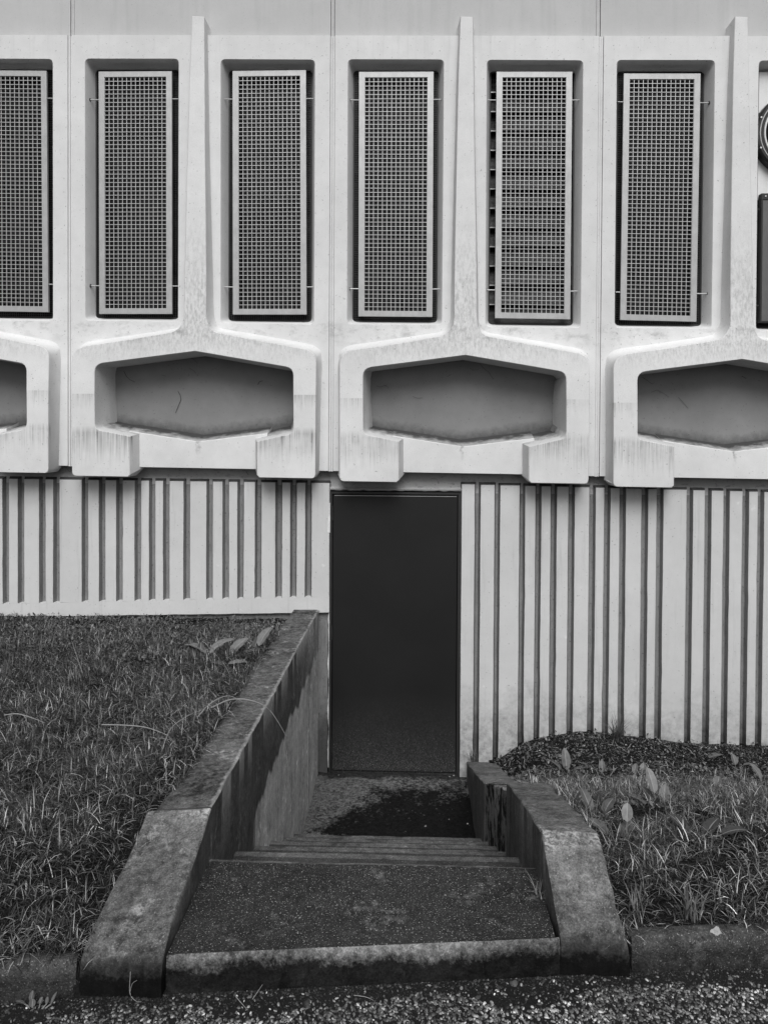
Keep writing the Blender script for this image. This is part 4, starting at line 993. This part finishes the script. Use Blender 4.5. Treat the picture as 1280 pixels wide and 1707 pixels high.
tuft(1060, 1525, hR, 40, .10, 'grass tuft between the right end block and kerb', spread=.9, tone=1.4)
tuft(620, 600, hL, 0, .1, 'x') if False else None
def stalk(pts, Y, label, r=.0022, name='grass_stalk', mat=None):
    ps = [atY(x, y, q) for (x, y), q in zip(pts, Y)]; e = ps[0].copy()
    q = []
    for i in range(len(ps)-1):
        a_, b_, c_, d_ = ps[max(i-1, 0)], ps[i], ps[i+1], ps[min(i+2, len(ps)-1)]
        for k in range(6):
            t = k/6; q.append(.5*((2*b_)+(c_-a_)*t+(2*a_-5*b_+4*c_-d_)*t*t+(3*b_-a_-3*c_+d_)*t**3))
    ps = q+[ps[-1]]; nn_ = len(ps)
    m = MB(); m.tube([p-e for p in ps], [r*(1-.75*(i/nn_)**2) for i in range(nn_)], 5); o = m.build(name, mat or M['straw'], None, 60); o.location = e
    tag(o, label, 'grass stalk', 'pale dry stalks'); return o
stalk([(352, 1180), (385, 1166), (420, 1168), (450, 1184), (478, 1228)], [-2.25, -2.2, -2.18, -2.16, -2.12], 'pale arching stalk hanging over the mossy wall into the stair well', .0030)
stalk([(330, 1195), (352, 1172), (380, 1160), (405, 1170)], [-2.3, -2.28, -2.25, -2.22], 'short pale arching stalk just left of the mossy wall', .0024)
stalk([(170, 1208), (210, 1209), (245, 1213), (280, 1226), (300, 1240)], [-2.5, -2.48, -2.46, -2.44, -2.42], 'long pale stalk lying across the middle of the left lawn', .0030)
stalk([(8, 1192), (30, 1190), (55, 1197), (75, 1205)], [-2.4, -2.4, -2.4, -2.4], 'pale stalk at the left edge of the lawn', .0028)
stalk([(272, 1245), (285, 1215), (310, 1195), (340, 1182)], [-2.55, -2.52, -2.48, -2.42], 'pale curved stalk rising in the left lawn', .0020)
stalk([(138, 1122), (120, 1068)], [-1.5, -1.5], 'thin upright pale stalk in the left lawn', .0022)
stalk([(218, 1620), (217, 1655), (226, 1668), (235, 1670)], [-3.655, -3.655, -3.665, -3.675], 'bent dry stem against the left end block', .0011)
stalk([(217, 1655), (221, 1640), (229, 1634)], [-3.655, -3.66, -3.665], 'short dry twig beside the left end block', .0009)
stalk([(393, 1661), (413, 1684)], [-3.655, -3.675], 'thin dry stem on the pavement below the long kerb', .0010)
stalk([(421, 1666), (438, 1641)], [-3.66, -3.625], 'dry grass stem leaning on the long kerb', .0010)
stalk([(590, 1659), (610, 1662), (623, 1668)], [-3.615, -3.62, -3.625], 'dry stem lying on the pavement before the middle of the kerb', .0010)

tuft(905, 1500, None, 22, .07, 'dry wispy grass growing along the right edge of the top step', hf_pos=Vector((XR-.012, -3.3, TREAD)), wd=.0014, tone=2.2, spread=1.1)
tuft(860, 1450, None, 16, .09, 'dead stems growing at the right end of the second step', hf_pos=Vector((XR-.02, -2.95, TREAD-RISE)), wd=.0013, tone=2.6, spread=.8)
def white_stone(px, py, z, label):
    p = atZ(px, py, z); V = []; r = random.Random(px)
    bm = bmesh.new(); bmesh.ops.create_icosphere(bm, subdivisions=2, radius=1)
    for v in bm.verts: v.co = Vector((v.co.x*.012, v.co.y*.008, v.co.z*.006))*(1+.6*mnoise.noise(v.co*1.7+Vector((px, 0, 0))))
    me = bpy.data.meshes.new('pale_stone'); bm.to_mesh(me); bm.free(); me.materials.append(M['lichen']); o = bpy.data.objects.new('pale_stone', me); COL.objects.link(o); o.location = p+Vector((0, 0, .003)); tag(o, label, 'stone')
white_stone(357, 1288, .235, 'small pale stone lying on top of the mossy wall')
# seedling weed in front of the left kerb
def small_weed(px, py, label):
    p = atZ(px, py, .004); e = empty('seedling_weed', label, 'plant', p)
    for (dx, dy, dz, ln, wd, az, el, tn) in ((-.03, 0, .01, .03, .012, 75, 10, 1.0), (-.012, 0, .016, .026, .014, 5, 70, .8), (-.004, -.012, .01, .02, .017, 20, 50, 1.0), (.012, 0, .01, .017, .012, -10, 60, .9), (.03, 0, .012, .016, .010, 10, 60, .8), (.042, 0, .012, .028, .010, -25, 55, .95)):
        leaf(e, (dx, dy, dz), ln, wd, math.radians(az), math.radians(el), .3, tn*.5)
small_weed(60, 1680, 'small round-leaved seedling weed at the foot of the left kerb')

# lichen spots on the right kerb, twigs on the landing
for (px, py, r, lab) in ((1191, 1553, .018, None), (1155, 1563, .007, None), (1221, 1565, .008, None), (1079, 1583, .009, None)):
    p = atY(px, py, KY(1.0)-.012); k = [o for o in bpy.data.objects if o.name.startswith('kerb_stone') and 'right' in o['label']][0]
    V = [(0, 0, .004)]; n = 14; rr_ = random.Random(px)
    for i in range(n):
        a = i*2*math.pi/n; q = r*rr_.uniform(.6, 1.25); V.append((math.cos(a)*q, -.35*math.sin(a)*q*-1, math.sin(a)*q*.55-.0))
    o = obj('lichen_patch', V, [(0, i+1, (i+1) % n+1) for i in range(n)], M['lichen'], k); o.location = p - Vector(k.location) + Vector((0, -.004, .004))
